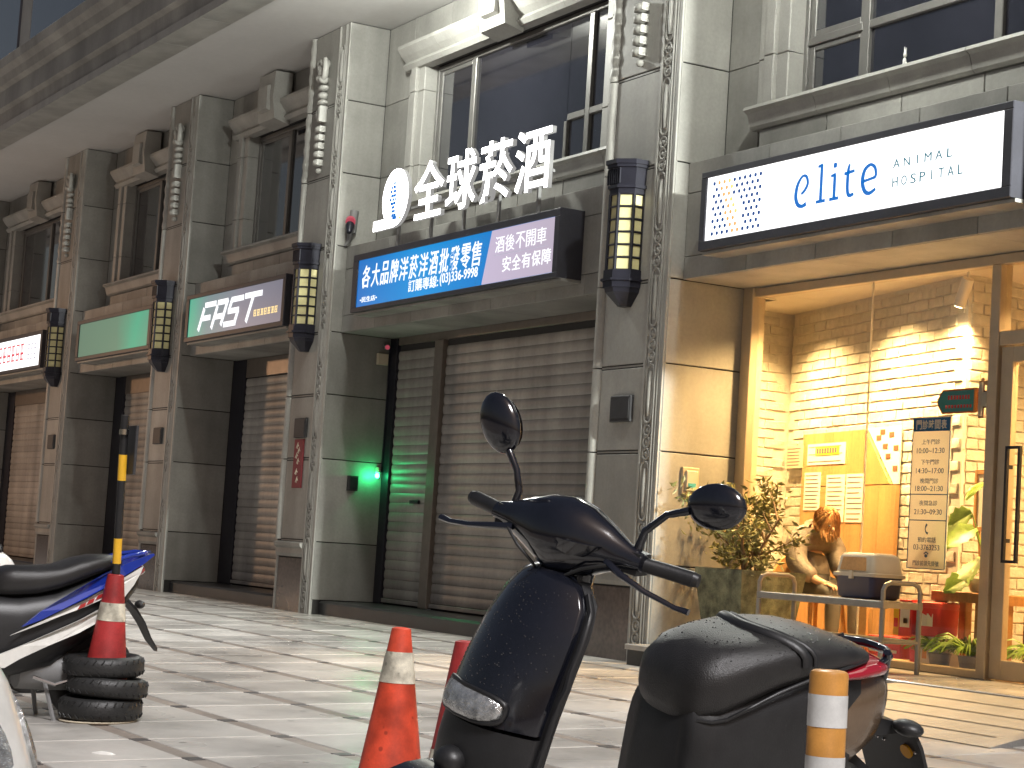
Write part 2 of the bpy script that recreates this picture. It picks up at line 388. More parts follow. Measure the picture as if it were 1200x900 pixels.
def pendant(mb, x, y):
    """carved beast head over stacked scroll blocks, hung on a pillar face"""
    for dx, dz, r in ((-.03, 6.74, .075), (.05, 6.80, .06), (-.05, 6.62, .06), (.03, 6.60, .055), (0, 6.70, .09)):
        mb.ell((x+dx, y-.05, dz), (r, .075, r*1.0), 10, 6)
    mb.tube([(x+.05, y-.07, 6.60), (x+.12, y-.08, 6.63), (x+.135, y-.08, 6.74), (x+.10, y-.08, 6.84), (x+.05, y-.07, 6.83)], [.03, .04, .042, .035, .02], 7)
    mb.tube([(x-.06, y-.06, 6.86), (x-.10, y-.07, 6.82), (x-.10, y-.07, 6.72)], [.02, .03, .02], 6)
    for z0, z1, w in ((6.46, 6.53, .105), (6.36, 6.44, .085), (6.28, 6.345, .10)):
        mb.ell((x, y-.03, (z0+z1)/2), (w, .075, (z1-z0)*.62), 10, 5)
    mb.ell((x-.04, y-.04, 6.16), (.045, .06, .09), 10, 6); mb.cbox(x, x+.075, y-.1, y+.01, 6.06, 6.26, .012)
    for k in range(5):
        z = 5.97-k*.105; w = .088-.004*k
        mb.ell((x, y-.035, z), (w, .075, .048), 12, 6); mb.cbox(x-w*.85, x+w*.85, y-.085, y+.01, z-.036, z+.036, .012)
    mb.ell((x, y-.02, 5.45), (.05, .045, .035), 8, 4)
for ip, xr in enumerate(PIL):
    xl = xr-PWID; vis_p = xr < -9
    core = MB().box(xl+.02, xr-.012, YF+.014, 10.6, -.1, 7.22)
    pil = part("pillar", core, "joint", bld)
    fx0, fx1 = xl+.15, xr-.31
    # front panels
    for k in range(len(JZ)-1):
        z0, z1 = JZ[k]+.018, JZ[k+1]-(.022 if k < 6 else 0.004)
        part("cladding_panel", MB().cbox(fx0+.004, fx1-.004, YF+.002, YF+.03, z0, z1, .004), "granite", pil)
    # narrow fillet inside the open joints
    for z in JZ[:-1]:
        part("joint_fillet", MB().box(fx0, fx1, YF+.010, YF+.03, z-.010, z+.006), "granite", pil)
    # side panels
    zz = [.0]+JZ
    for k in range(len(zz)-1):
        z0, z1 = zz[k]+(.006 if k else .17), zz[k+1]-.006
        yb = YB-.02 if z1 < 3.41 else YW
        for sx in (1,) if vis_p or True else ():
            part("cladding_panel", MB().cbox(xr-.028, xr, YF+.012, yb, z0, z1, .004, '+x'), "granite", pil)
    # carved strip
    st = MB(); st.box(xr-.305, xr-.008, YF+.004, YF+.03, -.06, 7.216)
    st.box(xr-.305, xr-.275, YF-.016, YF+.004, -.06, 7.216)
    st.tube([(xr-.115, YF, -.06), (xr-.115, YF, 7.21)], .016, 8); st.tube([(xr-.075, YF, -.06), (xr-.075, YF, 7.21)], .012, 8)
    st.box(xr-.05, xr-.006, YF-.008, YF+.004, -.06, 7.216)
    part("carved_strip", st, "granite_trim", pil, True, 35)
    for k in range(9):
        zc = .21+.866*k
        if zc < 7.1: link("carved_rings", relief_rings, "granite_trim", pil, (xr-.195, YF+.002, zc))
        if zc+.433 < 7.0: link("carved_bar", relief_bar, "granite_trim", pil, (xr-.195, YF+.002, zc+.433))
    # left half-round moulding in lengths
    for k, (z0, z1) in enumerate(zip([.86]+JZ[1:-1], JZ[1:])):
        rp = MB(); n = 8 if z0 < 5 else 22
        pts = []; rad = []
        for i in range(n+1):
            z = z0+.006+(z1-z0-.012)*i/n; pts.append((xl+.075, YF+.035, z)); rad.append(.07+(.006*math.sin(z*34) if z0 > 5 else 0))
        rp.tube(pts, rad, 12); part("edge_moulding", rp, "granite_trim", pil, True, 50)
    part("edge_moulding", MB().tube([(xl+.06, YF+.04, -.02), (xl+.06, YF+.04, .85)], .045, 10), "granite_trim", pil, True, 50)
    # dado
    part("dado_cap", MB().xprism([(YF+.03, .66), (YF-.005, .66), (YF-.02, .70), (YF-.015, .76), (YF-.05, .79), (YF-.055, .83), (YF+.03, .85)], fx0-.09, fx1-.004), "granite", pil)
    part("dado_panel", MB().cbox(fx0-.01, fx1-.004, YF-.006, YF+.03, -.02, .645, .006), "dado", pil)
    if xr < -14:
        pm = MB(); pendant(pm, xr-.64, YF); part("carved_pendant", pm, "granite_trim", pil, True, 55)
# ---- bays
def rects(x0, x1, cuts):
    xs = [x0]+[c for c in cuts if x0+.05 < c < x1-.05]+[x1]; return list(zip(xs, xs[1:]))
BAYS = []
for ib in range(len(PIL)-1):
    bx1 = PIL[ib]-PWID; bx0 = PIL[ib+1]      # from pillar on the left to pillar on the right
    BAYS.append((bx0, bx1))
WIN = {0: (-13.24, -10.2), 1: (-20.26, -16.25), 2: (-25.77, -23.46), 3: (-31.15, -28.65), 4: (-37.9, -34.05), 5: (-43.3, -40.8)}
for ib, (bx0, bx1) in enumerate(BAYS):
    w0, w1 = WIN[ib]; zs, zh = 4.92, 6.54
    wall = part("upper_wall", MB().box(bx0, w0-.02, YW+.014, 10.6, 4.42, 7.22).box(w1+.02, bx1, YW+.014, 10.6, 4.42, 7.22).box(w0-.02, w1+.02, YW+.014, 10.6, zh+.02, 7.22).box(w0-.02, w1+.02, YW+.014, 10.6, 4.42, zs-.02), "joint", bld)
    def wp(a, b, z0, z1, y=YW): part("cladding_panel", MB().cbox(a+.004, b-.004, y, y+.03, z0+.004, z1-.004, .003), "granite", wall)
    zrow = [4.45, 5.35, 6.25, 7.22]
    for z0, z1 in zip(zrow, zrow[1:]):
        if w0-.5 > bx0: wp(bx0+.002, w0-.46, z0, z1)
        if w1+.5 < bx1: wp(w1+.46, bx1-.002, z0, z1)
    xs = [w0-.46]; 
    while xs[-1] < w1+.40: xs.append(min(xs[-1]+.93, w1+.46))
    for a, b in zip(xs, xs[1:]): wp(a, b, zh+.28, 7.22)
    # surround: architrave (stepped) left and right
    for side in (0, 1):
        for z0, z1 in ((zs-.03, 5.35), (5.35, 6.25), (6.25, zh+.02)):
            m = MB()
            for a, b, yy in ((.0, .16, YW-.06), (.16, .30, YW-.10), (.30, .46, YW-.035)):
                if side == 0: m.cbox(w0-b, w0-a-.002, yy, YW+.02, z0+.003, z1-.003, .008)
                else: m.cbox(w1+a+.002, w1+b, yy, YW+.02, z0+.003, z1-.003, .008)
            m.box(w0-.02 if side == 0 else w1, w0 if side == 0 else w1+.02, YW-.05, YW+.16, z0+.003, z1-.003)
            part("window_surround", m, "granite_trim", wall)
    # head moulding with a raised keystone block
    for a, b in rects(w0-.46, w1+.46, [w0-.46+.93*k for k in range(1, 9)]):
        part("window_head", MB().xprism([(YW+.02, zh-.01), (YW-.10, zh), (YW-.14, zh+.05), (YW-.10, zh+.10), (YW-.16, zh+.16), (YW-.22, zh+.24), (YW-.22, zh+.28), (YW+.02, zh+.29)], a+.002, b-.002), "granite_trim", wall)
    kx = (w0+w1)/2
    km = MB().xprism([(YW-.05, zh-.06), (YW-.28, zh+.0), (YW-.32, zh+.30), (YW-.30, 7.19), (YW-.05, 7.2)], kx-.28, kx+.28)
    km.xprism([(YW-.30, zh+.12), (YW-.36, zh+.14), (YW-.36, zh+.46), (YW-.30, zh+.48)], kx-.16, kx+.16)
    part("keystone", km, "granite_trim", wall)
    # sill in lengths, blocks below
    sxs = [w0-.42]
    while sxs[-1] < w1+.40: sxs.append(min(sxs[-1]+.93, w1+.42))
    for a, b in zip(sxs, sxs[1:]):
        part("sill_stone", MB().xprism([(YW+.16, 4.915), (YW-.20, 4.895), (YW-.21, 4.865), (YW-.165, 4.84), (YW-.15, 4.80), (YW-.13, 4.73), (YW-.10, 4.705), (YW+.16, 4.70)], a+.003, b-.003), "granite_trim", wall)
        part("cladding_panel", MB().cbox(a+.10, b+.09, YW-.09, YW+.03, 4.45, 4.695, .004), "granite", wall)
    # window: frame + panes
    fr = MB(); yf = YW+.10; 
    def bar(x0, x1, z0, z1, y0=yf, y1=yf+.07): fr.cbox(x0, x1, y0, y1, z0, z1, .006)
    wd = w1-w0
    bar(w0, w0+.055, zs, zh); bar(w1-.055, w1, zs, zh); bar(w0+.055, w1-.055, zh-.06, zh); bar(w0+.055, w1-.055, zs, zs+.05)
    mul = [w0+.83, w1-.62] if ib <= 1 else [w0+wd*.5]
    if ib == 1: mul = [-19.33, -16.80]
    if ib == 0: mul = [-12.42, -10.86]
    for m_ in mul: bar(m_-.045, m_+.045, zs+.05, zh-.06)
    cells_ = list(zip([w0+.055]+[m_+.045 for m_ in mul], [m_-.045 for m_ in mul]+[w1-.055]))
    panes = []
    for k, (a, b) in enumerate(cells_):
        zt = 5.44
        if ib == 0 or (ib == 1 and k == 2):
            bar(a, b, zt-.035, zt+.035); panes += [(a, b, zs+.05, zt-.035), (a, b, zt+.035, zh-.06)]
        elif ib == 1 and k == 1:
            bar(-17.25, -17.19, zs+.05, zt-.035); bar(-17.19, b, zt-.035, zt+.035); panes += [(a, -17.25, zs+.05, zh-.06), (-17.19, b, zs+.05, zt-.035), (-17.25, b, zt+.035, zh-.06)]
        else: panes.append((a, b, zs+.05, zh-.06))
        # sash frame on the first cell
        if k == 0:
            for z0, z1 in (((zs+.05, zt-.035), (zt+.035, zh-.06)) if ib == 0 else ((zs+.05, zh-.06),)):
                bar(a, a+.07, z0, z1, yf+.02, yf+.06); bar(b-.05, b, z0, z1, yf+.02, yf+.06); bar(a+.07, b-.05, z1-.05, z1, yf+.02, yf+.06); bar(a+.07, b-.05, z0, z0+.06, yf+.02, yf+.06)
    wf = part("window_frame", fr, "window_frame", bld)
    for a, b, z0, z1 in panes:
        part("pane", MB().box(a-.004, b+.004, yf+.035, yf+.045, z0-.004, z1+.004), "night_pane", wf)
    # sign band / lintel
    band = part("sign_band", MB().box(bx0+.01, bx1-.01, 9.714, 10.62, 3.412, 4.43), "joint", bld)
    for r_, (z0, z1, off) in enumerate(((3.40, 3.60, .0), (3.60, 4.17, .47), (4.17, 4.45, .25))):
        for a, b in rects(bx0+.004, bx1-.004, [bx0+off+.93*k for k in range(1, 9)]):
            part("cladding_panel", MB().cbox(a+.003, b-.003, 9.70, 9.73, z0+(.004 if r_ else 0), z1-.003, .004), "granite", band)
    for a, b in rects(bx0+.004, bx1-.004, [bx0+.93*k for k in range(1, 9)]):
        part("band_top_slab", MB().box(a+.003, b-.003, 9.735, YW-.001, 4.40, 4.447), "granite", band)
    for a, b in rects(bx0+.004, bx1-.004, [bx0+1.86*k for k in range(1, 5)]):
        part("soffit_panel", MB().box(a+.003, b-.003, 9.735, YB+.02, 3.398, 3.425), "granite_trim" if ib == 0 else "granite", band)
# ---- eave: ceiling, stone soffit strip, stepped cornice
eave = part("eave_ceiling", MB().box(-48, 0, 8.40, 10.7, 7.225, 7.40), "plaster", bld)
for k in range(32):
    a = -48+1.5*k; part("soffit_panel", MB().box(a+.005, a+1.495, 7.97, 8.398, 7.19, 7.3), "granite_trim", eave)
part("cornice", MB().xprism([(8.0, 7.2), (8.02, 7.3), (8.0, 7.52), (7.92, 7.56), (7.92, 7.84), (7.84, 7.88), (7.80, 8.0), (7.72, 8.08), (7.70, 8.22), (7.74, 8.26), (8.3, 8.30), (8.3, 7.3)], -48, 0), "granite", eave)
upper = MB().box(-48, 0, 8.3, 10.6, 8.29, 12.5)
up_o = part("upper_storey", upper, "granite", bld)
for k in range(9):
    a = -47+5.2*k; part("upper_pane", MB().box(a, a+4.4, 8.26, 8.305, 8.75, 10.9), "night_pane", up_o)
# ---- shutters
slat_cache = {}
def slat_mesh(w):
    k = round(w, 3)
    if k not in slat_cache:
        h = .113; prof = [(0, 0), (-.003, .006), (-.010, .03), (-.012, .056), (-.010, .083), (-.003, .107), (0, h)]
        m = MB(); rows = [[(-w/2, y, z), (w/2, y, z)] for y, z in prof]; m.sheet(rows); m.sheet([[(-w/2, 0, h), (w/2, 0, h)], [(-w/2, .012, h), (w/2, .012, h)]])
        slat_cache[k] = m.mesh("slat", True, 30)
    return slat_cache[k]
def shutter(x0, x1, z0, z1, y=YB):
    m = MB().box(x0-.01, x1+.01, y+.02, y+.05, z0-.03, z1+.05)
    sh = part("roller_shutter", m, "joint", bld)
    me = slat_mesh(x1-x0); n = int((z1-z0-.06)/.115)
    for k in range(n+1):
        z = z0+.055+k*.115
        if z+.113 < z1+.04: link("slat", me, "slat", sh, ((x0+x1)/2, y+.012+random.uniform(-.0015, .0015), z+random.uniform(-.001, .001))).rotation_euler = (random.uniform(-.03, .03), random.uniform(-.0006, .0006), random.uniform(-.0004, .0004))
    part("bottom_rail", MB().cbox(x0, x1, y-.02, y+.02, z0, z0+.05, .006), "slat", sh)
    return sh
def jamb(x0, x1, z0, z1, y0, y1, m="steel_frame"): return part("shutter_guide", MB().cbox(x0, x1, y0, y1, z0, z1, .004), m, bld)
# bay 1 (liquor shop)
shutter(-21.22, -20.19, .185, 3.30); shutter(-19.97, -15.52, .185, 3.28)
jamb(-20.185, -19.98, .17, 3.30, YB-.05, YB+.03); jamb(-21.42, -21.225, .17, 3.38, YB-.03, YB+.05, "dark_metal"); jamb(-15.515, -15.38, .17, 3.38, YB-.04, YB+.05)
part("shutter_box", MB().cbox(-21.22, -15.52, YB-.015, YB+.06, 3.305, 3.396, .004), "steel_frame", bld)
for ib, hz in ((2, 3.12), (3, 3.08), (4, 3.10), (5, 3.10)):
    bx0, bx1 = BAYS[ib]
    shutter(bx0+.50, bx1-.14, .185, hz)
    jamb(bx0+.012, bx0+.495, .17, 3.385, YB-.02, YB+.05, "dark_metal"); jamb(bx1-.135, bx1-.012, .17, 3.385, YB-.04, YB+.05)
    part("shutter_box", MB().cbox(bx0+.50, bx1-.14, YB-.012, YB+.05, hz+.008, 3.392, .004), "steel_frame", bld)
for ib in range(1, 6):
    bx0, bx1 = BAYS[ib]
    part("threshold_step", MB().xprism([(9.66, -.05), (9.66, .135), (9.69, .16), (10.6, .165), (10.6, -.05)], bx0+.003, bx1-.003), "dark_stone", bld)
# lock tab on shutter
part("lock_tab", MB().cbox(-20.62, -20.40, YB-.03, YB, 1.38, 1.42, .004), "dark_metal", bld)
# ---- elite shop front (bay 0): platform, frame, glass, door
bx0, bx1 = BAYS[0]
part("entrance_platform", MB().box(bx0+.003, bx1-.003, 9.34, 10.62, -.05, .125), "dark_stone", bld)
for k in range(6):
    a = bx0+.02+.80*k; part("platform_slab", MB().cbox(a, min(a+.795, bx1-.004), 9.30, 10.58, .126, .172, .006, '+z'), "tile", bld)
YG = 10.45
sf = MB()
def fb(x0, x1, z0, z1, y0=YG-.05, y1=YG+.05): sf.cbox(x0, x1, y0, y1, z0, z1, .006)
fb(-14.185, -14.04, .173, 3.40, YG-.08, YG+.06); fb(-14.04, -9.29, 3.315, 3.395); fb(-14.04, -11.035, .173, .235); fb(-11.035, -10.935, .173, 3.315, YG-.06, YG+.06); fb(-10.935, -9.29, 2.69, 2.80); fb(-9.40, -9.29, .173, 2.69)
front = part("shop_front_frame", sf, "shop_frame", bld)
for a, b, z0, z1 in ((-14.035, -12.486, .235, 3.315), (-12.478, -11.04, .235, 3.315), (-10.93, -9.295, 2.80, 3.315)):
    part("glass_pane", MB().box(a, b, YG-.006, YG+.006, z0-.004, z1+.004), "shop_glass", front)
part("glass_seam", MB().box(-12.486, -12.478, YG-.008, YG+.008, .235, 3.315), "white_film", front)
dr = MB(); dy = YG
for x0, x1, z0, z1 in ((-10.925, -10.80, .185, 2.68), (-9.53, -9.41, .185, 2.68), (-10.80, -9.53, 2.56, 2.68), (-10.80, -9.53, .185, .33)): dr.cbox(x0, x1, dy-.03, dy+.03, z0, z1, .005)
door = part("glass_door", dr, "shop_frame", bld)
part("door_pane", MB().box(-10.803, -9.527, YG-.005, YG+.005, .327, 2.563), "shop_glass", door)
hm = MB(); hm.cbox(-10.76, -10.62, YG-.10, YG-.075, 1.08, 1.92, .006)
hm.v = []; hm.f = []
for x in (-10.775, -10.645): hm.cbox(x, x+.022, YG-.10, YG-.07, 1.05, 1.92, .004)
for z in (1.05, 1.898): hm.box(-10.753, -10.645, YG-.098, YG-.072, z, z+.022)
for z in (1.2, 1.75): hm.box(-10.775, -10.755, YG-.07, YG-.03, z, z+.03)
part("door_handle", hm, "dark_metal", door)
# ---- shop interior
room = part("shop_floor", MB().box(-15.45, -9.28, 10.505, 14, .10, .19), "floor_wood", bld)
part("shop_ceiling", MB().box(-15.45, -9.28, 10.64, 14, 3.43, 3.6), "wall_white", room)
part("shop_back_wall", MB().box(-15.45, -9.28, 14, 14.15, .1, 3.6), "wall_white", room)
part("shop_right_wall", MB().box(-9.28, -9.15, 10.62, 14, .1, 3.6), "wall_white", room)
A13 = R(13); wd_ = Vector((math.cos(A13), -math.sin(A13), 0)); wn = Vector((-math.sin(A13), -math.cos(A13), 0)); wo = Vector((-15.40, 11.90, 0))
WL = 3.41
def wpt(s, d, z): p = wo+wd_*s+wn*d; return (p.x, p.y, z)
bw = MB(); bw.add([wpt(0, 0, .19), wpt(WL, 0, .19), wpt(WL, 0, 3.43), wpt(0, 0, 3.43), (-15.40, 14, .19), (-12.078, 14, .19), (-12.078, 14, 3.43), (-15.40, 14, 3.43)], [(0, 1, 2, 3), (1, 5, 6, 2), (4, 0, 3, 7), (5, 4, 7, 6), (3, 2, 6, 7), (0, 4, 5, 1)])
brickwall = part("brick_wall", bw, "mortar", bld)
variants = []
for k in range(7):
    m = MB().cbox(-.119, .119, -.013, .004, -.042, .042, .006, '-y')
    m.v = [(x+random.uniform(-.003, .003), y+(random.uniform(-.005, .002) if y < 0 else 0), z+random.uniform(-.003, .003)) for x, y, z in m.v]
    variants.append(m.mesh("brick", True, 30))
nb = 0; stuffm = MB()
rows = int((3.43-.19)/.094)
plist = []
for r_ in range(rows):
    z = .19+.05+r_*.094; off = .125 if r_ % 2 else .0
    for c in range(15):
        s = .125+c*.25-off
        if s < .12 or s > WL-.10: continue
        plist.append((s, z))
def bvis(s, z): return (z > 2.1) or (s > 2.42 and z > .6)
for s, z in plist:
    if bvis(s, z) and nb < 298:
        o = link("brick", random.choice(variants), "brick_white", brickwall, wpt(s, .0, z)); o.rotation_euler = (0, 0, -A13); nb += 1
    else:
        k = len(stuffm.v); me = random.choice(variants)
        vs = []
        for v in me.vertices:
            p = wo+wd_*(s+v.co.x)+wn*(-v.co.y); vs.append((p.x, p.y, z+v.co.z))
        stuffm.add(vs, [tuple(p.vertices) for p in me.polygons])
def side_bricks(x, y0, y1, sgn):
    for r_ in range(rows):
        z = .24+r_*.094; off = .125 if r_ % 2 else 0
        y = y0+.13-off
        while y < y1-.02:
            a, b = max(y-.119, y0+.002), min(y+.119, y1-.002)
            if b-a > .05:
                me = random.choice(variants); vs = []
                for v in me.vertices: vs.append((x-sgn*v.co.y, (a+b)/2+v.co.x*(b-a)/.238, z+v.co.z))
                stuffm.add(vs, [tuple(p.vertices) if sgn > 0 else tuple(reversed(p.vertices)) for p in me.polygons])
            y += .25
part("shop_left_wall", MB().box(-15.55, -15.44, 10.6, 11.98, .1, 3.6), "mortar", room)
side_bricks(-15.44, 10.62, 11.88, 1); side_bricks(-12.078, 11.16, 13.9, 1)
o = part("far_bricks", stuffm, "brick_white", brickwall); o["kind"] = "stuff"

# ================================================================== SIGNS
def sign_box(name, label, x0, x1, z0, z1, px0, px1, pz0, pz1, face, yf=9.42):
    t = thing(name, label, "sign", ((x0+x1)/2, 9.7, z0), world=True)
    c = MB().box(x0, x1, yf+.035, 9.698, z0, z1)
    c.cbox(x0, x1, yf, yf+.035, pz1, z1, .006); c.cbox(x0, x1, yf, yf+.035, z0, pz0, .006)
    c.cbox(x0, px0, yf, yf+.035, pz0, pz1, .006); c.cbox(px1, x1, yf, yf+.035, pz0, pz1, .006)
    part("sign_case", c, "sign_case", t)
    part("face_panel", MB().box(px0, px1, yf+.014, yf+.034, pz0, pz1), face, t)
    part("drip_ledge", MB().box(x0, x1, yf+.05, 9.697, z0-.028, z0-.002), "granite", t)
    return t
def letters(parent, s, x0, x1, z0, z1, y, m, name="lettering", depth=.004, bold=0., shear=0., each=False):
    if each:
        n = len(s); w = (x1-x0)/n
        for k, ch in enumerate(s):
            q = w*({'I': .45, 'L': .25, 'A': .17, 'M': .17}.get(ch, .2) if ch.isascii() else .06)
            if ch != ' ': link(name, text_mesh(ch, x0+k*w+q, x0+(k+1)*w-q, z0, z1, y, depth, bold, shear), m, parent)
    else: link(name, text_mesh(s, x0, x1, z0, z1, y, depth, bold, shear), m, parent)
# elite
es = sign_box("lit_sign", "glowing white sign box reading elite ANIMAL HOSPITAL over the lit shop", -13.58, -9.86, 3.555, 4.235, -13.50, -9.955, 3.635, 4.18, "lit_panel")
YS = 9.433
def L(pts, w): 
    m = MB(); stroke(m, pts, w, YS, .004); return m
ex = MB()
def sm(pts, n=6):
    """catmull-rom smoothing of a stroke"""
    out = []; P = [pts[0]]+list(pts)+[pts[-1]]
    for i in range(1, len(P)-2):
        for k in range(n):
            t = k/n; a, b, c, d = P[i-1], P[i], P[i+1], P[i+2]
            out.append(tuple(.5*((2*b[j])+(-a[j]+c[j])*t+(2*a[j]-5*b[j]+4*c[j]-d[j])*t*t+(-a[j]+3*b[j]-3*c[j]+d[j])*t**3) for j in range(3)))
    out.append(tuple(pts[-1])); return out
# first e: calligraphic open loop
stroke(ex, sm([(-12.20, 3.875, .022), (-12.16, 3.90, .026), (-12.125, 3.95, .028), (-12.145, 4.01, .026), (-12.20, 4.015, .022), (-12.255, 3.95, .034), (-12.27, 3.86, .040), (-12.24, 3.795, .036), (-12.185, 3.775, .030), (-12.135, 3.79, .034)]), .03, YS, .004)
le = part("letter", ex, "lit_blue", es)
def lp(*strokes):
    m = MB()
    for s_ in strokes: stroke(m, s_, .03, YS, .004)
    return part("letter", m, "lit_blue", es)
lp([(-11.955, 4.075, .032), (-11.955, 3.79, .034)], [(-12.0, 4.066, .022), (-11.945, 4.078, .022)], [(-12.01, 3.786, .026), (-11.90, 3.786, .026)])
lp([(-11.79, 3.975, .032), (-11.79, 3.79, .034)], [(-11.835, 3.968, .022), (-11.78, 3.98, .022)], [(-11.845, 3.786, .026), (-11.735, 3.786, .026)], [(-11.805, 4.035, .02), (-11.79, 4.05, .05), (-11.775, 4.065, .02)])
lp(sm([(-11.615, 4.035, .02), (-11.63, 3.98, .032), (-11.632, 3.85, .034), (-11.61, 3.79, .032), (-11.555, 3.795, .024)]), [(-11.675, 3.965, .026), (-11.555, 3.975, .024)])
lp(sm([(-11.455, 3.875, .022), (-11.36, 3.885, .022), (-11.305, 3.90, .026), (-11.315, 3.965, .028), (-11.37, 3.995, .026), (-11.435, 3.96, .034), (-11.455, 3.875, .040), (-11.425, 3.80, .036), (-11.37, 3.775, .030), (-11.30, 3.80, .024)]))
letters(es, "ANIMAL", -11.13, -10.44, 3.928, 3.995, YS, "lit_teal", "lettering", .003, 0, each=True)
letters(es, "HOSPITAL", -11.13, -10.33, 3.787, 3.86, YS, "lit_teal", "lettering", .003, 0, each=True)
for r_ in range(9):
    for c in range(10):
        x = -13.40+c*.072+(.036 if r_ % 2 else 0); z = 4.118-r_*.054
        dd = (c+.5*(r_ % 2)) - (1.6 + r_*.33 if r_ < 8 else 4.2)
        if x > -12.72: continue
        m = "lit_navy"
        if abs(dd) < .8: m = "lit_orange"
        elif 0 <= dd < 1.6: m = "lit_yellow"
        if 2 < r_ < 8 and 1.4 <= dd < 2.4: continue
        part("printed_dot", MB().prism(arc(x, z, .017, .017, 0, 330, 11), YS-.003, YS), m, es)
# liquor shop light box
bs = sign_box("light_box_sign", "blue and lilac light box with white Chinese lettering below the glowing letters", -20.60, -15.92, 3.545, 4.225, -20.47, -16.02, 3.60, 4.15, "blue_sheet")
part("lilac_panel", MB().prism([(-17.44, 3.604), (-16.025, 3.604), (-16.025, 4.146), (-17.28, 4.146)], 9.4335-.004, 9.4335), "lilac_sheet", bs)
letters(bs, "各大品牌洋菸洋酒批發零售", -20.36, -17.47, 3.81, 4.075, YS, "lit_text", "lettering", .003, .008, .12, each=True)
letters(bs, "訂購專線:", -19.13, -18.42, 3.665, 3.80, YS, "lit_text", "lettering", .003, .004, 0)
letters(bs, "(03)336-9998", -18.38, -17.54, 3.665, 3.805, YS, "lit_text", "lettering", .003, .008, 0)
letters(bs, "•民生店•", -20.37, -19.92, 3.645, 3.71, YS, "lit_text", "lettering", .003, .008, 0)
letters(bs, "酒後不開車", -17.20, -16.16, 3.905, 4.07, YS-.004, "lit_text", "lettering", .003, -.002, 0, each=True)
letters(bs, "安全有保障", -17.03, -16.05, 3.695, 3.85, YS-.004, "lit_text", "lettering", .003, .006, 0, each=True)
part("rule_line", MB().box(-17.2, -16.13, 9.425, 9.4295, 3.875, 3.883), "lit_greytext", bs)
# channel letters above
cl = thing("channel_letters", "row of glowing white Chinese channel letters with round logo above blue light box", "sign", (-18.1, 9.5, 4.225), world=True)
for ch, a, b in (("全", -19.02, -18.32), ("球", -18.26, -17.60), ("菸", -17.53, -16.84), ("酒", -16.78, -16.09)):
    me = text_mesh(ch, a, b, 4.44, 5.075, 9.42, .05, .012); me.materials.append(MATS["lit_white"]); me.materials.append(MATS["lit_side"])
    for p in me.polygons: p.material_index = 0 if p.normal.y < -.7 else 1
    link("channel_letter", me, "lit_white", cl)
dm = MB(); ringp = arc(-19.49, 4.765, .325, .33, 0, 345, 23); dm.prism(ringp, 9.37, 9.42)
dm.prism([(-20.02, 4.43), (-19.50, 4.43), (-19.40, 4.46), (-19.45, 4.545), (-20.02, 4.545)], 9.372, 9.418)
disc = part("round_logo", dm, "lit_white", cl); disc.data.materials.append(MATS["lit_side"])
for p in disc.data.polygons: p.material_index = 0 if p.normal.y < -.7 else 1
bm = MB()
for z, segs in ((4.93, [(-.03, .02)]), (4.885, [(-.08, -.045), (-.03, .03)]), (4.84, [(-.10, -.05), (-.035, .01), (.02, .05)]), (4.79, [(-.085, -.02), (-.01, .045)]), (4.745, [(-.11, -.06), (-.045, .0), (.015, .05)]), (4.70, [(-.085, -.015), (-.005, .05)]), (4.655, [(-.06, -.01), (.0, .03)]), (4.61, [(-.055, .0), (.01, .045)]), (4.565, [(-.05, .01), (.02, .075)]), (4.53, [(-.02, .09)])):
    for a, b in segs: bm.box(-19.51+a, -19.51+b, 9.364, 9.369, z-.019, z+.019)
bm.v += []; stroke(bm, arc(-19.42, 4.72, .10, .17, -80, 70, 10), .012, 9.369, .004)
part("logo_mark", bm, "lit_blue", disc)
part("logo_spark", MB().box(-19.36, -19.30, 9.364, 9.369, 4.50, 4.53), "lit_yellow", disc)
for x in (-19.5, -18.7, -17.95, -17.2, -16.4):
    part("bracket", MB().box(x-.014, x+.014, 9.43, 9.465, 4.226, 4.52), "grey_plastic", cl)
part("rail", MB().box(-19.9, -16.12, 9.426, 9.45, 4.60, 4.63), "grey_plastic", cl)
# FAST
fs = sign_box("light_box_sign", "grey green light box sign reading FAST in slanted white letters", -26.16, -22.60, 3.535, 4.20, -26.05, -22.69, 3.60, 4.14, "fast_sheet")
def sl(x, z): return (x+(z-3.70)*.62, z)
def fl(*strokes):
    m = MB()
    for s_ in strokes: stroke(m, [sl(*p) for p in s_], .075, YS, .004)
    return part("letter", m, "lit_text", fs)
fx = -25.62; z0, z1, zm = 3.69, 4.01, 3.86
fl([(fx, z0-.02), (fx, z1-.04)], [(fx, z1), (fx+.42, z1)], [(fx+.02, zm-.03), (fx+.34, zm-.03)])
fl([(fx+.50, z0-.02), (fx+.50, z1-.04)], [(fx+.48, z1), (fx+.86, z1)], [(fx+.84, z1+.02), (fx+.84, z0)], [(fx+.52, zm-.04), (fx+.82, zm-.04)])
fl([(fx+1.42, z1), (fx+.98, z1)], [(fx+1.0, z1), (fx+1.0, zm)], [(fx+.97, zm), (fx+1.36, zm)], [(fx+1.34, zm), (fx+1.34, z0)], [(fx+1.38, z0), (fx+.94, z0)])
fl([(fx+1.46, z1+.01), (fx+2.05, z1+.01)], [(fx+1.76, z1), (fx+1.76, z0-.02)])
for k in range(7):
    x = -23.62+k*.117; m = MB(); m.box(x, x+.085, YS-.003, YS, 3.725, 3.735); m.box(x, x+.085, YS-.003, YS, 3.80, 3.81); m.box(x+.01*(k % 3), x+.02+.01*(k % 3), YS-.003, YS, 3.735, 3.80); m.box(x+.06, x+.075, YS-.003, YS, 3.735, 3.80); m.box(x+.03, x+.06, YS-.003, YS, 3.76, 3.77)
    part("lettering", m, "lit_text_warm", fs)
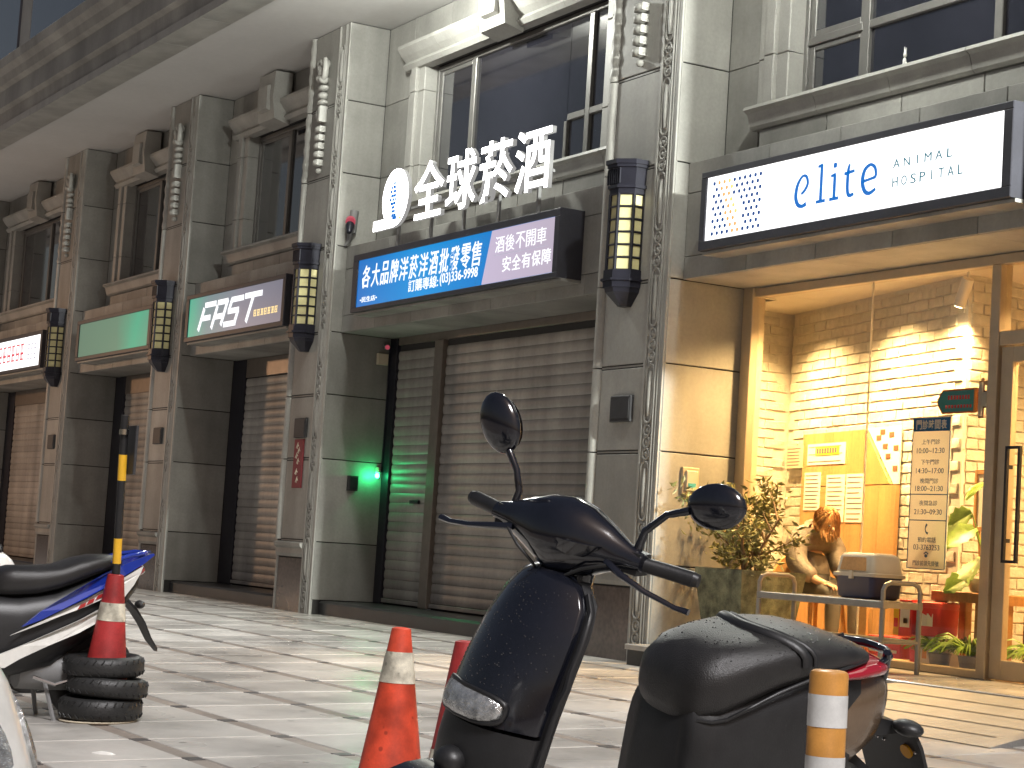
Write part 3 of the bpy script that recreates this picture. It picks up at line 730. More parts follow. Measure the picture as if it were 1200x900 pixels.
gs = sign_box("light_box_sign", "blank green light box sign between two wall lamps left of FAST", -31.30, -27.64, 3.535, 4.20, -31.17, -27.76, 3.595, 4.135, "green_sheet")
ws = sign_box("light_box_sign", "bright white light box sign with small red characters at far left", -38.1, -33.30, 3.535, 4.20, -37.9, -33.42, 3.59, 4.13, "lit_panel")
for r_, (zc, h, m_) in enumerate(((3.93, .10, "lit_red"), (3.80, .07, "lit_red"))):
    for k in range(6):
        x = -36.1+k*.29; m = MB(); m.box(x, x+.2, YS-.003, YS, zc-h, zc-h+.03); m.box(x, x+.2, YS-.003, YS, zc+h-.03, zc+h); m.box(x, x+.04, YS-.003, YS, zc-h+.03, zc+h-.03); m.box(x+.16-.08*(k % 2), x+.2-.08*(k % 2), YS-.003, YS, zc-h+.03, zc+h-.03)
        part("lettering", m, m_, ws)
for zc in (3.95, 3.77):
    for k in range(3):
        x = -34.2+k*.2; m = MB(); m.box(x, x+.14, YS-.003, YS, zc-.05, zc-.03); m.box(x, x+.14, YS-.003, YS, zc+.03, zc+.05); m.box(x+.02*k, x+.03+.02*k, YS-.003, YS, zc-.03, zc+.03); m.box(x+.11, x+.13, YS-.003, YS, zc-.03, zc+.03)
        part("lettering", m, "lit_greytext", ws)
part("divider_line", MB().box(-34.38, -34.365, YS-.003, YS, 3.68, 4.05), "lit_greytext", ws)

# ================================================================== WALL LAMPS (half-octagon lanterns on the pillar fronts)
def octo(w, d, y): c = w*.30; return [(-w/2, y), (-w/2, y-d+c), (-w/2+c, y-d), (w/2-c, y-d), (w/2, y-d+c), (w/2, y)]
LAMPLAB = ["dark lantern with cream panes between the blue light box and elite sign", "dark lantern with cream panes on pillar right of FAST sign", "dark lantern on pillar between green sign and FAST sign", "dark lantern on pillar right of the bright white far left sign"]
def wall_lamp(xr, label):
    t = thing("wall_lantern", label, "wall lamp", (xr-.64, YF, 3.17), group="lanterns on the pillar fronts")
    h = lambda z: z-3.17
    c = MB(); c.zprism(octo(.44, .27, 0), h(4.47), h(4.51), 1.0); c.zprism(octo(.42, .255, 0), h(4.44), h(4.47)); c.zprism(octo(.36, .22, 0), h(4.28), h(4.44), 1.08, (0, -.08)); c.zprism(octo(.40, .24, 0), h(4.25), h(4.28)); c.zprism(octo(.36, .22, 0), h(4.20), h(4.25))
    part("cap", c, "dark_metal", t)
    fl_ = MB()
    for k in range(7): fl_.box(-.10+k*.033-.006, -.10+k*.033+.006, -.236, -.222, h(4.29), h(4.43))
    part("cap_flutes", fl_, "dark_metal", t)
    w, d = .34, .21; poly = octo(w, d, 0); edges = list(zip(poly, poly[1:]))
    cage = MB()
    for p in poly: cage.box(p[0]-.012, p[0]+.012, p[1]-.012, p[1]+.012 if p[1] < -.01 else -.002, h(3.50), h(4.20))
    for k in range(7):
        z = h(3.50)+k*.1167
        for (a, b) in edges: cage.tube([(a[0], min(a[1], -.01), z), (b[0], min(b[1], -.01), z)], .011, 4)
    part("cage", cage, "dark_metal", t)
    for k in range(6):
        for (a, b) in edges:
            va, vb = Vector((a[0]*.93, a[1]*.93)), Vector((b[0]*.93, b[1]*.93)); zz0 = h(3.50)+k*.1167+.008
            n_ = Vector((vb.y-va.y, va.x-vb.x)).normalized()*.006
            m = MB(); q = [va, vb, vb+n_, va+n_]
            m.zprism([(p.x, min(p.y, -.004)) for p in q], zz0, zz0+.10)
            part("pane", m, "lamp_glass", t)
    bse = MB(); bse.zprism(octo(.38, .235, 0), h(3.42), h(3.50)); bse.zprism(octo(.42, .26, 0), h(3.40), h(3.42)); bse.zprism(octo(.38, .235, 0), h(3.34), h(3.40))
    pr = octo(.36, .22, 0); n = len(pr)
    bse.loft([[(x, y, h(3.34)) for x, y in pr], [(x*.95, y*.95, h(3.30)) for x, y in pr], [(x*.30, y*.45, h(3.18)) for x, y in pr]])
    part("base", bse, "dark_metal", t)
    return t
def copy_tree(o, parent=None):
    c = o.copy(); COL.objects.link(c); c.parent = parent
    for ch in list(o.children): copy_tree(ch, c)
    return c
lamp0 = wall_lamp(PIL[1], LAMPLAB[0])
for xr, lb in zip(PIL[2:5], LAMPLAB[1:]):
    c = copy_tree(lamp0); c.location.x = xr-.64; c["label"] = lb

# ================================================================== SMALL FITTINGS
def fitting(name, label, cat, mbs, loc, group=None):
    t = thing(name, label, cat, loc, world=True, group=group)
    for n_, mb, m, s in mbs: part(n_, mb, m, t, s)
    return t
for xr, lb, z0 in ((PIL[1], "black square plate on pillar left of lit shop", 2.13), (PIL[2], "black square plate above the red banner", 2.12), (PIL[3], "black square plate on pillar right of striped pole", 2.12), (PIL[4], "black square plate on the far left pillar", 2.12)):
    xc = xr-.62
    fitting("wall_plate", lb, "cover plate", [("cover", MB().cbox(xc-.17, xc+.17, YF-.035, YF+.001, z0, z0+.24, .008), "plate_box", False), ("rim", MB().box(xc-.15, xc+.15, YF-.040, YF-.0352, z0+.03, z0+.21), "plate_box", False)], (xc, YF, z0), "plates on the pillar fronts")
rbn = fitting("red_banner", "narrow dark red banner with pale brush marks on second pillar", "banner", [("cloth", MB().cbox(-22.20, -21.93, YF-.02, YF, 1.50, 2.10, .004), "banner_red", False)], (-22.06, YF, 1.5))
for k, (x, z) in enumerate(((-22.09, 2.02), (-22.04, 1.96), (-22.1, 1.90), (-22.05, 1.83), (-22.08, 1.70), (-22.05, 1.60))):
    bm = MB(); stroke(bm, [(x-.04, z-.03, .012), (x, z+.02, .022), (x+.04, z-.01, .01)], .02, YF-.021, .003); stroke(bm, [(x+.01, z+.04, .01), (x-.005, z-.04, .016)], .015, YF-.0215, .003); part("brush_mark", bm, "reflective", rbn)

# flood camera on pillar 2 side
cx = -21.43
cc = MB(); cc.tube([(cx+.015, 9.76, 4.90), (cx+.015, 9.74, 4.62)], .055, 10)
c2 = MB(); c2.tube([(cx+.05, 9.70, 4.76), (cx+.13, 9.66, 4.68), (cx+.16, 9.64, 4.60)], [.05, .055, .03], 10)
fitting("security_camera", "dark security camera with reddish lens ring left of the round logo", "camera", [("back_plate", cc, "grey_plastic", True), ("housing", c2, "dark_metal", True), ("lens_ring", MB().tube([(cx+.09, 9.685, 4.765), (cx+.125, 9.665, 4.735)], .061, 12), "red_led", True), ("arm", MB().tube([(cx+.02, 9.73, 4.66), (cx+.04, 9.70, 4.52), (cx+.02, 9.66, 4.45)], [.035, .03, .012], 8), "grey_plastic", True)], (cx, 9.75, 4.45))
fitting("security_camera", "tiny camera with red light over white box below blue light box", "camera", [("housing", MB().tube([(cx+.02, 10.30, 3.30), (cx+.16, 10.26, 3.27)], .035, 10), "grey_plastic", True), ("lens", MB().tube([(cx+.155, 10.262, 3.271), (cx+.17, 10.257, 3.268)], .028, 10), "red_led", True), ("junction_box", MB().cbox(cx+.0, cx+.05, 10.20, 10.34, 3.06, 3.20, .006, '+x'), "beige_plastic", False), ("cable", MB().tube([(cx+.03, 10.36, 3.28), (cx+.03, 10.365, 2.4), (cx+.03, 10.36, 1.75)], .012, 6), "dark_metal", True)], (cx, 10.3, 3.06))
fitting("wall_box", "small dark box beside the green light", "box", [("case", MB().cbox(cx, cx+.07, 9.92, 10.04, 1.50, 1.68, .006, '+x'), "plate_box", False), ("lid", MB().box(cx+.0701, cx+.076, 9.93, 10.03, 1.52, 1.66), "dark_metal", False)], (cx, 9.98, 1.5))
gl = fitting("green_lamp", "small glowing green signal lamp beside the shutter", "lamp", [("socket", MB().tube([(cx+.03, 10.31, 1.80), (cx+.05, 10.30, 1.74)], .03, 10), "beige_plastic", True), ("bulb", MB().ell((cx+.06, 10.29, 1.705), (.028, .028, .032)), "green_led", True)], (cx, 10.3, 1.7))
ld = bpy.data.lights.new("green_glow", 'POINT'); ld.energy = 2.6; ld.color = (.03, 1, .28); ld.shadow_soft_size = .03
lo = bpy.data.objects.new("green_glow", ld); COL.objects.link(lo); lo.parent = gl; lo.location = Vector((cx+.10, 10.20, 1.70))-BASE[gl.name]
fitting("intercom", "small wall intercom with green display beside potted tree", "intercom", [("frame", MB().cbox(-14.19, -14.165, 9.80, 9.98, 1.50, 1.74, .006, '+x'), "shop_frame", False), ("unit", MB().cbox(-14.165, -14.14, 9.83, 9.95, 1.53, 1.71, .006, '+x'), "beige_plastic", False), ("display", MB().box(-14.1395, -14.136, 9.85, 9.93, 1.56, 1.60), "teal_print", False)], (-14.19, 9.89, 1.5))

# ================================================================== SHOP INTERIOR THINGS
def spot_light(parent, loc, target, energy, size, blend=.5, col=(1, .62, .25), soft=.05):
    d = bpy.data.lights.new("spot_beam", 'SPOT'); d.energy = energy; d.spot_size = R(size); d.spot_blend = blend; d.color = col; d.shadow_soft_size = soft
    o = bpy.data.objects.new("spot_beam", d); COL.objects.link(o); o.parent = parent
    o.location = Vector(loc)-BASE[parent.name]; o.rotation_euler = (Vector(loc)-Vector(target)).to_track_quat('Z', 'Y').to_euler(); return o
sx, sy = -11.80, 10.86
sp0, sp1 = Vector((sx, sy, 3.34)), Vector((sx-.12, sy+.02, 3.13)); ax = (sp1-sp0).normalized()
sp = fitting("spotlight", "white ceiling spotlight shining on the brick wall", "spotlight", [("body", MB().tube([sp0, sp1], .05, 14), "white_print", True), ("stem", MB().tube([sp0+Vector((.0, 0, .09)), sp0-ax*.0+Vector((0, 0, -.02))], .014, 8), "white_print", True), ("bulb", MB().tube([sp1-ax*.004, sp1+ax*.004], .042, 14), "bulb_warm", False)], (sx, sy, 3.43))
spot_light(sp, sp1+ax*.03, (-12.62, 11.28, 2.30), 470, 78, .9)
DLAB = ["round recessed ceiling light over the desk inside the shop", "round recessed ceiling light behind the shop door", "round recessed ceiling light above the seated person"]
for (x, y, e, tx), lb in zip(((-13.25, 10.74, 1080, -13.25), (-10.4, 11.3, 1150, -10.4), (-14.75, 11.05, 900, -14.75)), DLAB):
    d = fitting("ceiling_light", lb, "ceiling light", [("ring", MB().lathe([(.10, 3.418), (.10, 3.432), (.07, 3.432), (.07, 3.418)], x, y, 20), "white_print", True), ("diffuser", MB().lathe([(.068, 3.421), (.068, 3.428)], x, y, 20), "bulb_warm", False)], (x, y, 3.418), "ceiling lights inside the shop")
    spot_light(d, (x, y, 3.40), (tx, y-.03, 0), e, 136, .75, soft=.07)
# wooden partition on the brick wall
def wall_panel(s0, s1, z0, z1, d0, d1): m = MB(); m.add([wpt(s0, d0, z0), wpt(s1, d0, z0), wpt(s1, d1, z0), wpt(s0, d1, z0), wpt(s0, d0, z1), wpt(s1, d0, z1), wpt(s1, d1, z1), wpt(s0, d1, z1)], [(0,1,2,3),(7,6,5,4),(4,5,1,0),(5,6,2,1),(6,7,3,2),(7,4,0,3)]); return m
wpn = thing("wooden_partition", "orange brown wood panelling with pinned notices behind the person", "panelling", tuple(wo+wd_*1.4+Vector((0, 0, .19))), world=True)
ss = [.50, .82, 1.14, 1.46, 1.78, 2.10, 2.42]
for a, b in zip(ss, ss[1:]):
    part("plank", wall_panel(a+.003, b-.003, .20, 1.69, .03, .07), "wood_panel", wpn)
    if a < 1.7: part("plank", wall_panel(a+.003, b-.003, 1.70, 2.20, .03, .07), "wood_panel", wpn)
tri = MB(); p = [wpt(1.785, .03, 1.70), wpt(2.30, .03, 1.70), wpt(1.785, .03, 2.20), wpt(1.785, .07, 1.70), wpt(2.30, .07, 1.70), wpt(1.785, .07, 2.20)]
tri.add(p, [(0, 1, 2), (5, 4, 3), (0, 3, 4, 1), (1, 4, 5, 2), (2, 5, 3, 0)]); part("plank", tri, "wood_panel", wpn)
ps = MB(); q = [wpt(1.80, .035, 2.21), wpt(2.42, .035, 2.21), wpt(2.42, .035, 1.70), wpt(2.33, .035, 1.70), wpt(1.80, .05, 2.21), wpt(2.42, .05, 2.21), wpt(2.42, .05, 1.70), wpt(2.33, .05, 1.70)]
ps.add(q, [(0, 1, 2, 3), (7, 6, 5, 4), (0, 4, 5, 1), (1, 5, 6, 2), (2, 6, 7, 3), (3, 7, 4, 0)])
pb = thing("printed_board", "white printed board cut by the slanting edge of the wood panelling", "poster", tuple(wpt(2.1, .03, 1.70)), world=True); part("board", ps, "paper", pb)
for k, (s, z) in enumerate(((2.03, 2.12), (2.16, 2.04), (2.27, 2.14), (2.22, 1.95), (2.36, 2.02), (2.36, 1.84), (2.10, 2.17))):
    part("picture", wall_panel(s-.05, s+.04, z-.025, z+.02, .051, .054), "brown_print", pb)
def notice(label, s0, s1, z0, z1, lines=8, extra=None, matn="paper"):
    t = thing("notice", label, "notice", tuple(wpt((s0+s1)/2, .08, z0)), world=True, group="notices on the wood panelling")
    part("sheet", wall_panel(s0, s1, z0, z1, .072, .076), matn, t)
    m = MB()
    for k in range(lines):
        z = z1-.03-(z1-z0-.06)*k/max(1, lines-1)
        m2 = wall_panel(s0+.03, s1-.03-random.uniform(0, .06), z-.004, z+.004, .0765, .078); m.add(m2.v, m2.f)
    part("printed_lines", m, "ink", t)
    if extra: extra(t)
def yel(t): 
    part("headline", wall_panel(.80, 1.30, 1.99, 2.07, .0785, .081), "paper_yellow", t)
    m = MB()
    for k in range(8): m2 = wall_panel(.83+k*.055, .87+k*.055, 2.005, 2.055, .0815, .083); m.add(m2.v, m2.f)
    part("headline_marks", m, "ink", t)
notice("white notice with yellow headline, highest on the wood panelling", .62, 1.42, 1.90, 2.10, 3, yel)
notice("leftmost white printed sheet below the yellow headline", .58, .93, 1.47, 1.83, 9)
notice("tall white sheet with a small drawing behind the glass seam", 1.06, 1.44, 1.36, 1.80, 10)
notice("white sheet with columns right of the glass seam", 1.47, 1.83, 1.36, 1.80, 9)
notice("grey sheet left of the wood panelling", .14, .52, 1.88, 2.10, 6, None, "beige_plastic")
# reception chair, person
pc = Vector((-13.78, 11.02, .19))
ch = thing("chair", "pale wooden chair with rounded back under the person", "chair", tuple(pc), rotz=0)
cm = MB(); cm.cbox(-.24, .24, -.23, .23, .44, .48, .01, '+z'); part("seat", cm, "teak", ch)
bk = MB(); bk.loft([[(-.27+.02*math.cos(a), y, z+.0*a) for a in (0, math.pi/2, math.pi, 1.5*math.pi)] for y, z in ((-.2, .7), (.2, .7))])
bk = MB(); prof = arc(0, .56, .26, .30, 0, 180, 14); bk.add([(-.30, p[0], p[1]) for p in prof]+[(-.27, p[0], p[1]) for p in prof], [tuple(range(15)), tuple(range(29, 14, -1))]+[(i, 15+i, 15+(i+1) % 15, (i+1) % 15) for i in range(15)])
part("backrest", bk, "teak", ch)
for x in (-.21, .21):
    for y in (-.2, .2): part("leg", MB().tube([(x*.85, y*.85, .44), (x*1.1, y*1.1, 0)], [.022, .015], 8), "teak", ch)
for y in (-.18, .18): part("back_post", MB().tube([(-.21, y, .46), (-.285, y, .60)], .016, 8), "teak", ch)
def skin_obj(name, verts, edges, radii, material, parent, root=0, sub=2):
    me = bpy.data.meshes.new(name); me.from_pydata(verts, edges, []); o = bpy.data.objects.new(name, me); COL.objects.link(o)
    m = o.modifiers.new("skin", 'SKIN'); m.use_smooth_shade = True
    for i, r in enumerate(radii):
        sv = me.skin_vertices[0].data[i]; sv.radius = r if isinstance(r, tuple) else (r, r); sv.use_root = (i == root)
    s = o.modifiers.new("subdivision", 'SUBSURF'); s.levels = sub; s.render_levels = sub
    me.materials.append(MATS[material]); o.parent = parent; return o
per = thing("person", "seated person in padded brown jacket with light brown bob, bending over", "person", tuple(pc), rotz=0)
K = 1.08
def S3(l): return [tuple(c*K for c in p) for p in l]
# faces +x, slightly turned to the glass (-y)
bv = S3([(-.02,0,.52),(-.06,0,.66),(-.08,0,.82),(-.03,-.01,.95),(.05,-.02,1.03),(.11,-.03,1.07),(.19,-.04,1.06),(.25,-.05,1.00),
      (-.02,-.18,.90),(.05,-.22,.70),(.24,-.17,.58),(.33,-.14,.555),
      (-.02,.17,.90),(.06,.21,.70),(.25,.14,.58),(.34,.10,.555),
      (.10,-.10,.51),(.40,-.12,.50),(.40,-.12,.10),(.52,-.13,.03),(.10,.10,.51),(.40,.11,.50),(.41,.11,.10),(.53,.11,.03)])
be = [(0,1),(1,2),(2,3),(3,4),(4,5),(5,6),(6,7),(3,8),(8,9),(9,10),(10,11),(3,12),(12,13),(13,14),(14,15),(0,16),(16,17),(17,18),(18,19),(0,20),(20,21),(21,22),(22,23)]
br = [(.09,.11),(.08,.10),(.09,.11),(.07,.09),.05,.075,.105,.07,.07,.055,.04,.028,.07,.055,.04,.028,.09,.07,.045,.035,.09,.07,.045,.035]
body = skin_obj("body", bv, be, br, "skin", per)
jv = S3([(-.03,0,.50),(-.06,0,.66),(-.09,0,.82),(-.04,-.01,.95),(.03,-.02,1.02),(-.02,-.19,.90),(.05,-.235,.70),(.23,-.18,.59),(-.02,.18,.90),(.06,.22,.70),(.24,.15,.59)])
skin_obj("jacket", jv, [(0,1),(1,2),(2,3),(3,4),(3,5),(5,6),(6,7),(3,8),(8,9),(9,10)], [(.18,.20),(.175,.20),(.18,.21),(.145,.17),.10,.115,.105,.075,.115,.105,.075], "jacket", per)
skin_obj("trousers", S3([(0,0,.52),(.12,-.10,.515),(.40,-.12,.505),(.40,-.12,.12),(.12,.10,.515),(.40,.11,.505),(.41,.11,.12)]), [(0,1),(1,2),(2,3),(0,4),(4,5),(5,6)], [.13,.105,.085,.06,.105,.085,.06], "trousers", per)
for sy_, hb in ((-1, (.33, -.14, .555)), (1, (.34, .10, .555))):
    hb = Vector(hb)*K; vs = [hb, hb+Vector((.06, .0, -.01))]; ed = [(0, 1)]; rr = [(.03, .018), (.042, .016)]
    for k in range(4):
        b0 = hb+Vector((.09, (k-1.5)*.021, -.012)); ln = (.065, .078, .072, .055)[k]; i = len(vs)
        vs += [b0, b0+Vector((ln*.55, 0, -.008)), b0+Vector((ln*.9, 0, -.035))]; ed += [(1, i), (i, i+1), (i+1, i+2)]; rr += [.010, .009, .007]
    i = len(vs); vs += [hb+Vector((.03, -sy_*-.04, -.005)), hb+Vector((.07, sy_*-.055, -.015))]; ed += [(0, i), (i, i+1)]; rr += [.011, .008]
    skin_obj("hand", [tuple(v) for v in vs], ed, rr, "skin", per, 0, 1)
hm = MB(); hc = Vector((.165, -.035, 1.075))*K
hrot = Euler((0, R(52), R(-12)))
def hair_ring(t, n=18):
    out = []
    for k in range(n):
        a = 2*math.pi*k/n
        r = math.sin(t)*1.0
        x, y, z = .115*r*math.cos(a), .105*r*math.sin(a), .125*math.cos(t)
        j = 1+.05*math.sin(a*9+t*3)
        v = Vector((x*j, y*j, z)); v.rotate(hrot); out.append(hc+v)
    return out
hm.loft([hair_ring(t) for t in (.08, .35, .7, 1.05, 1.4, 1.75)])
random.seed(9)
up_ = Vector((0, 0, 1)); up_.rotate(hrot)
for k in range(150):
    a = random.uniform(0, 2*math.pi); t0 = random.uniform(.1, .9); pts = []
    for j in range(4):
        t = t0+(1.55-t0)*j/3
        v = Vector((.121*math.sin(t)*math.cos(a), .111*math.sin(t)*math.sin(a), .130*math.cos(t))); v.rotate(hrot); pts.append(hc+v)
    e = pts[-1]; out_ = (e-hc); out_.z = 0
    ln = random.uniform(.05, .11) if out_.x > -.05 else random.uniform(.02, .06)
    pts += [e+out_*.10+Vector((.0, 0, -ln*.5)), e+out_*.02+Vector((.012+random.uniform(-.012, .012), random.uniform(-.012, .012), -ln))]
    hm.tube(pts, [.010, .012, .013, .013, .011, .003], 4, False, .5)
part("hair", hm, "hair", per, True, 60)
nose = MB().ell(Vector((.285, -.06, 1.0))*K, (.016, .012, .02), 8, 5); part("nose", nose, "skin", per, True)
fe = MB(); [fe.ell(Vector((.268, -.055+s*.032, 1.03))*K, (.008, .012, .007), 8, 5) for s in (-1, 1)]; part("eyes", fe, "ink", per, True)
part("mouth", MB().ell(Vector((.262, -.055, .955))*K, (.008, .02, .006), 8, 4), "skin", per, True)
# ---- opening-hours board and syringe sign on the glass
YT = YG+.012
hb = thing("opening_hours_sign", "tall cream timetable with blue header hanging inside the glass", "sign", (-11.71, YT, .97), world=True)
part("board", MB().cbox(-11.93, -11.49, YT, YT+.012, .97, 2.17, .003), "cream_film", hb)
part("header", MB().box(-11.925, -11.495, YT-.003, YT-.0005, 2.06, 2.168), "blue_film", hb)
letters(hb, "門診時間表", -11.89, -11.53, 2.075, 2.15, YT-.0035, "paper", "lettering", .001, .02, 0, each=True)
for x0, x1, z0, z1 in ((-11.93, -11.922, .97, 2.06), (-11.498, -11.49, .97, 2.06), (-11.922, -11.498, 1.555, 1.563), (-11.922, -11.498, 1.35, 1.358), (-11.922, -11.498, .97, .976)):
    part("rule_line", MB().box(x0, x1, YT-.003, YT-.0005, z0, z1), "ink_blue", hb)
for s_, zc, w in (("上午門診", 1.975, .21), ("10:00~12:30", 1.905, .32), ("下午門診", 1.815, .21), ("14:30~17:00", 1.745, .32), ("晚間門診", 1.665, .21), ("18:00~21:30", 1.605, .32), ("夜間急診", 1.49, .21), ("21:30~09:30", 1.42, .32), ("預約電話", 1.20, .21), ("03-3763253", 1.14, .30), ("門診前請先掛號", 1.015, .30)):
    letters(hb, s_, -11.71-w/2, -11.71+w/2, zc-.02, zc+.022, YT-.0005, "ink_blue", "lettering", .0015)
pm = MB(); stroke(pm, sm([(-11.715, 1.325, .02), (-11.73, 1.295, .008), (-11.725, 1.265, .008), (-11.70, 1.25, .02)]), .01, YT-.0005, .002); part("phone_mark", pm, "ink_blue", hb)
pm = MB(); pm.prism(arc(-11.71, 1.075, .017, .014, 0, 330, 10), YT-.002, YT-.0005)
for dx, dz in ((-.02, .018), (-.007, .026), (.008, .026), (.021, .018)): pm.prism(arc(-11.71+dx, 1.075+dz, .006, .008, 0, 330, 8), YT-.002, YT-.0005)
part("paw_mark", pm, "ink_blue", hb)
sg = thing("syringe_sign", "teal and orange syringe shaped sign with dog on the glass", "sign", (-11.4, YT, 2.22), world=True)
zc = 2.29
part("outline", MB().prism([(-11.66, zc-.02), (-11.63, zc-.06), (-11.60, zc-.098), (-11.225, zc-.095), (-11.225, zc+.10), (-11.60, zc+.093), (-11.63, zc+.055), (-11.66, zc+.02)], YT, YT+.012), "brown_film", sg)
part("barrel", MB().prism([(-11.645, zc-.015), (-11.59, zc-.083), (-11.24, zc-.08), (-11.24, zc+.083), (-11.59, zc+.078), (-11.645, zc+.015)], YT-.003, YT-.0005), "teal_film", sg)
part("outline", MB().box(-11.21, -11.15, YT+.0125, YT+.016, zc-.138, zc+.148), "brown_print", sg)
part("outline", MB().box(-11.17, -11.105, YT+.0125, YT+.016, zc-.062, zc+.072), "brown_print", sg)
part("outline", MB().box(-11.122, -11.058, YT+.0125, YT+.016, zc-.113, zc+.118), "brown_print", sg)
part("needle", MB().box(-11.73, -11.66, YT, YT+.008, zc-.006, zc+.006), "brown_film", sg)
part("collar", MB().box(-11.245, -11.205, YT-.005, YT+.012, zc-.09, zc+.095), "orange_film", sg)
part("flange", MB().cbox(-11.20, -11.16, YT-.006, YT+.012, zc-.125, zc+.135, .006), "white_film", sg)
part("plunger", MB().cbox(-11.16, -11.115, YT-.003, YT+.012, zc-.05, zc+.06, .004), "white_film", sg)
part("thumb_rest", MB().cbox(-11.11, -11.07, YT-.006, YT+.012, zc-.10, zc+.105, .006), "white_film", sg)
dg_ = MB(); dg_.ell((-11.11, YT, zc+.13), (.035, .008, .02), 10, 5); dg_.ell((-11.155, YT, zc+.155), (.022, .008, .018), 10, 5); dg_.box(-11.09, -11.04, YT-.004, YT+.004, zc+.125, zc+.14)
part("dog_figure", dg_, "teak", sg, True)
m = MB()
for k in range(8): m.box(-11.535+k*.032, -11.515+k*.032, YT-.005, YT-.0032, zc+.012, zc+.045)
for k in range(9): m.box(-11.56+k*.034, -11.54+k*.034, YT-.005, YT-.0032, zc-.055, zc-.03)
part("print_marks", m, "red_print", sg)
# ---- cart, pet carrier, planter (outside on the platform)
ct = thing("trolley_table", "grey tubular steel trolley with loop handles in front of the glass", "trolley", (-12.0, 9.83, .172), world=True)
xa, xb, ya, yb = -12.80, -11.24, 9.66, 10.02
part("top_frame", MB().cbox(xa, xb, ya-.015, ya+.03, .655, .71, .006).cbox(xa, xb, yb-.03, yb+.015, .655, .71, .006).box(xa, xa+.04, ya+.03, yb-.03, .66, .705).box(xb-.04, xb, ya+.03, yb-.03, .66, .705), "cart_metal", ct)
part("top_board", MB().box(xa+.042, xb-.042, ya+.032, yb-.032, .675, .70), "teak", ct)
for x in (xa+.02, xb-.02):
    for y in (ya, yb): part("leg", MB().tube([(x, y, .172), (x, y, .655)], .02, 10), "cart_metal", ct)
    loop = [(x, ya, .71), (x, ya, .79), (x, ya+.02, .83), (x, ya+.07, .85), (x, yb-.07, .85), (x, yb-.02, .83), (x, yb, .79), (x, yb, .71)]
    part("loop_handle", MB().tube(loop, .018, 10), "cart_metal", ct)
    part("cross_bar", MB().tube([(x, ya, .41), (x, yb, .41)], .016, 8), "cart_metal", ct)
part("lower_bar", MB().tube([(xa+.02, yb, .41), (xb-.02, yb, .41)], .016, 8), "cart_metal", ct)
pcx, pcy, pz = -11.63, 9.83, .712
car = thing("pet_carrier", "navy and beige plastic pet carrier standing on the trolley", "pet carrier", (pcx, pcy, pz))
def rrect(w, d, r=.05): 
    out = []
    for cx_, cy_, a0 in ((w-r, d-r, 0), (-w+r, d-r, 90), (-w+r, -d+r, 180), (w-r, -d+r, 270)):
        out += [(cx_+r*math.cos(R(a0+30*k)), cy_+r*math.sin(R(a0+30*k))) for k in range(4)]
    return out
low = MB().loft([[(x, y, z) for x, y in rrect(w, d)] for w, d, z in ((.19, .13, 0), (.215, .15, .02), (.225, .16, .16), (.235, .17, .17))])
part("bottom_shell", low, "navy_plastic", car, True, 45)
upm = MB().loft([[(x, y, z) for x, y in rrect(w, d)] for w, d, z in ((.245, .178, .17), (.245, .178, .195), (.225, .16, .20), (.205, .145, .32), (.185, .125, .345), (.16, .10, .352))])
part("top_shell", upm, "beige_plastic", car, True, 45)
part("side_panel", MB().add([(-.15, -.158, .215), (.15, -.158, .215), (.13, -.146, .315), (-.13, -.146, .315), (-.15, -.166, .215), (.15, -.166, .215), (.13, -.154, .315), (-.13, -.154, .315)], [(0,1,2,3),(7,6,5,4),(0,4,5,1),(1,5,6,2),(2,6,7,3),(3,7,4,0)]), "teak", car)
gd = MB()
for k in range(4): gd.box(-.232, -.222, -.085+k*.05, -.065+k*.05, .10, .31)
for k in range(5): gd.box(-.235, -.224, -.10, .10, .10+k*.05, .115+k*.05)
part("door_grille", gd, "white_print", car)
part("clip", MB().cbox(-.02, .02, -.19, -.165, .15, .21, .004), "beige_plastic", car)
pt = thing("potted_tree", "small olive green tree in a tapered mossy stone planter beside the pillar", "tree", (-13.40, 10.02, .172))
pot = MB()
pot.loft([[(x*w, y*w, z) for x, y in ((-1, -1), (1, -1), (1, 1), (-1, 1))] for w, z in ((.25, 0), (.335, .66), (.335, .70), (.30, .70), (.28, .62))])
part("planter", pot, "planter_stone", pt, False)
part("soil", MB().box(-.285, .285, -.285, .285, .60, .64), "soil", pt)
trk = MB()
random.seed(11)
tips = []
for k in range(4):
    a = k*1.7; b0 = Vector((.05*math.cos(a), .05*math.sin(a), .62)); b1 = b0+Vector((.10*math.cos(a), .10*math.sin(a), .28)); b2 = b1+Vector((.16*math.cos(a+.5), .14*math.sin(a+.5), .25))
    trk.tube([b0, (b0+b1)/2+Vector((.02, 0, 0)), b1, b2], [.022, .018, .014, .007], 7)
    for j in range(6):
        t = .15+.16*j; st_ = b0.lerp(b1, min(1, t*1.6)) if t < .6 else b1.lerp(b2, (t-.55)/.45)
        e = st_+Vector((random.uniform(-.60, .36), random.uniform(-.32, .30), random.uniform(.03, .36)))
        trk.tube([st_, (st_+e)/2+Vector((0, 0, .03)), e], [.009, .006, .003], 5); tips.append((st_, e))
part("trunk", trk, "bark", pt, True, 60)
lf = MB()
def leaf(mb, p, d, ln, w):
    d = d.normalized(); s = d.cross(Vector((random.uniform(-1, 1), random.uniform(-1, 1), random.uniform(-.3, 1)))).normalized()*w/2; n = d.cross(s).normalized()*ln*.10
    mb.add([p, p+d*ln*.45+s+n, p+d*ln, p+d*ln*.45-s+n], [(0, 1, 2), (0, 2, 3)])
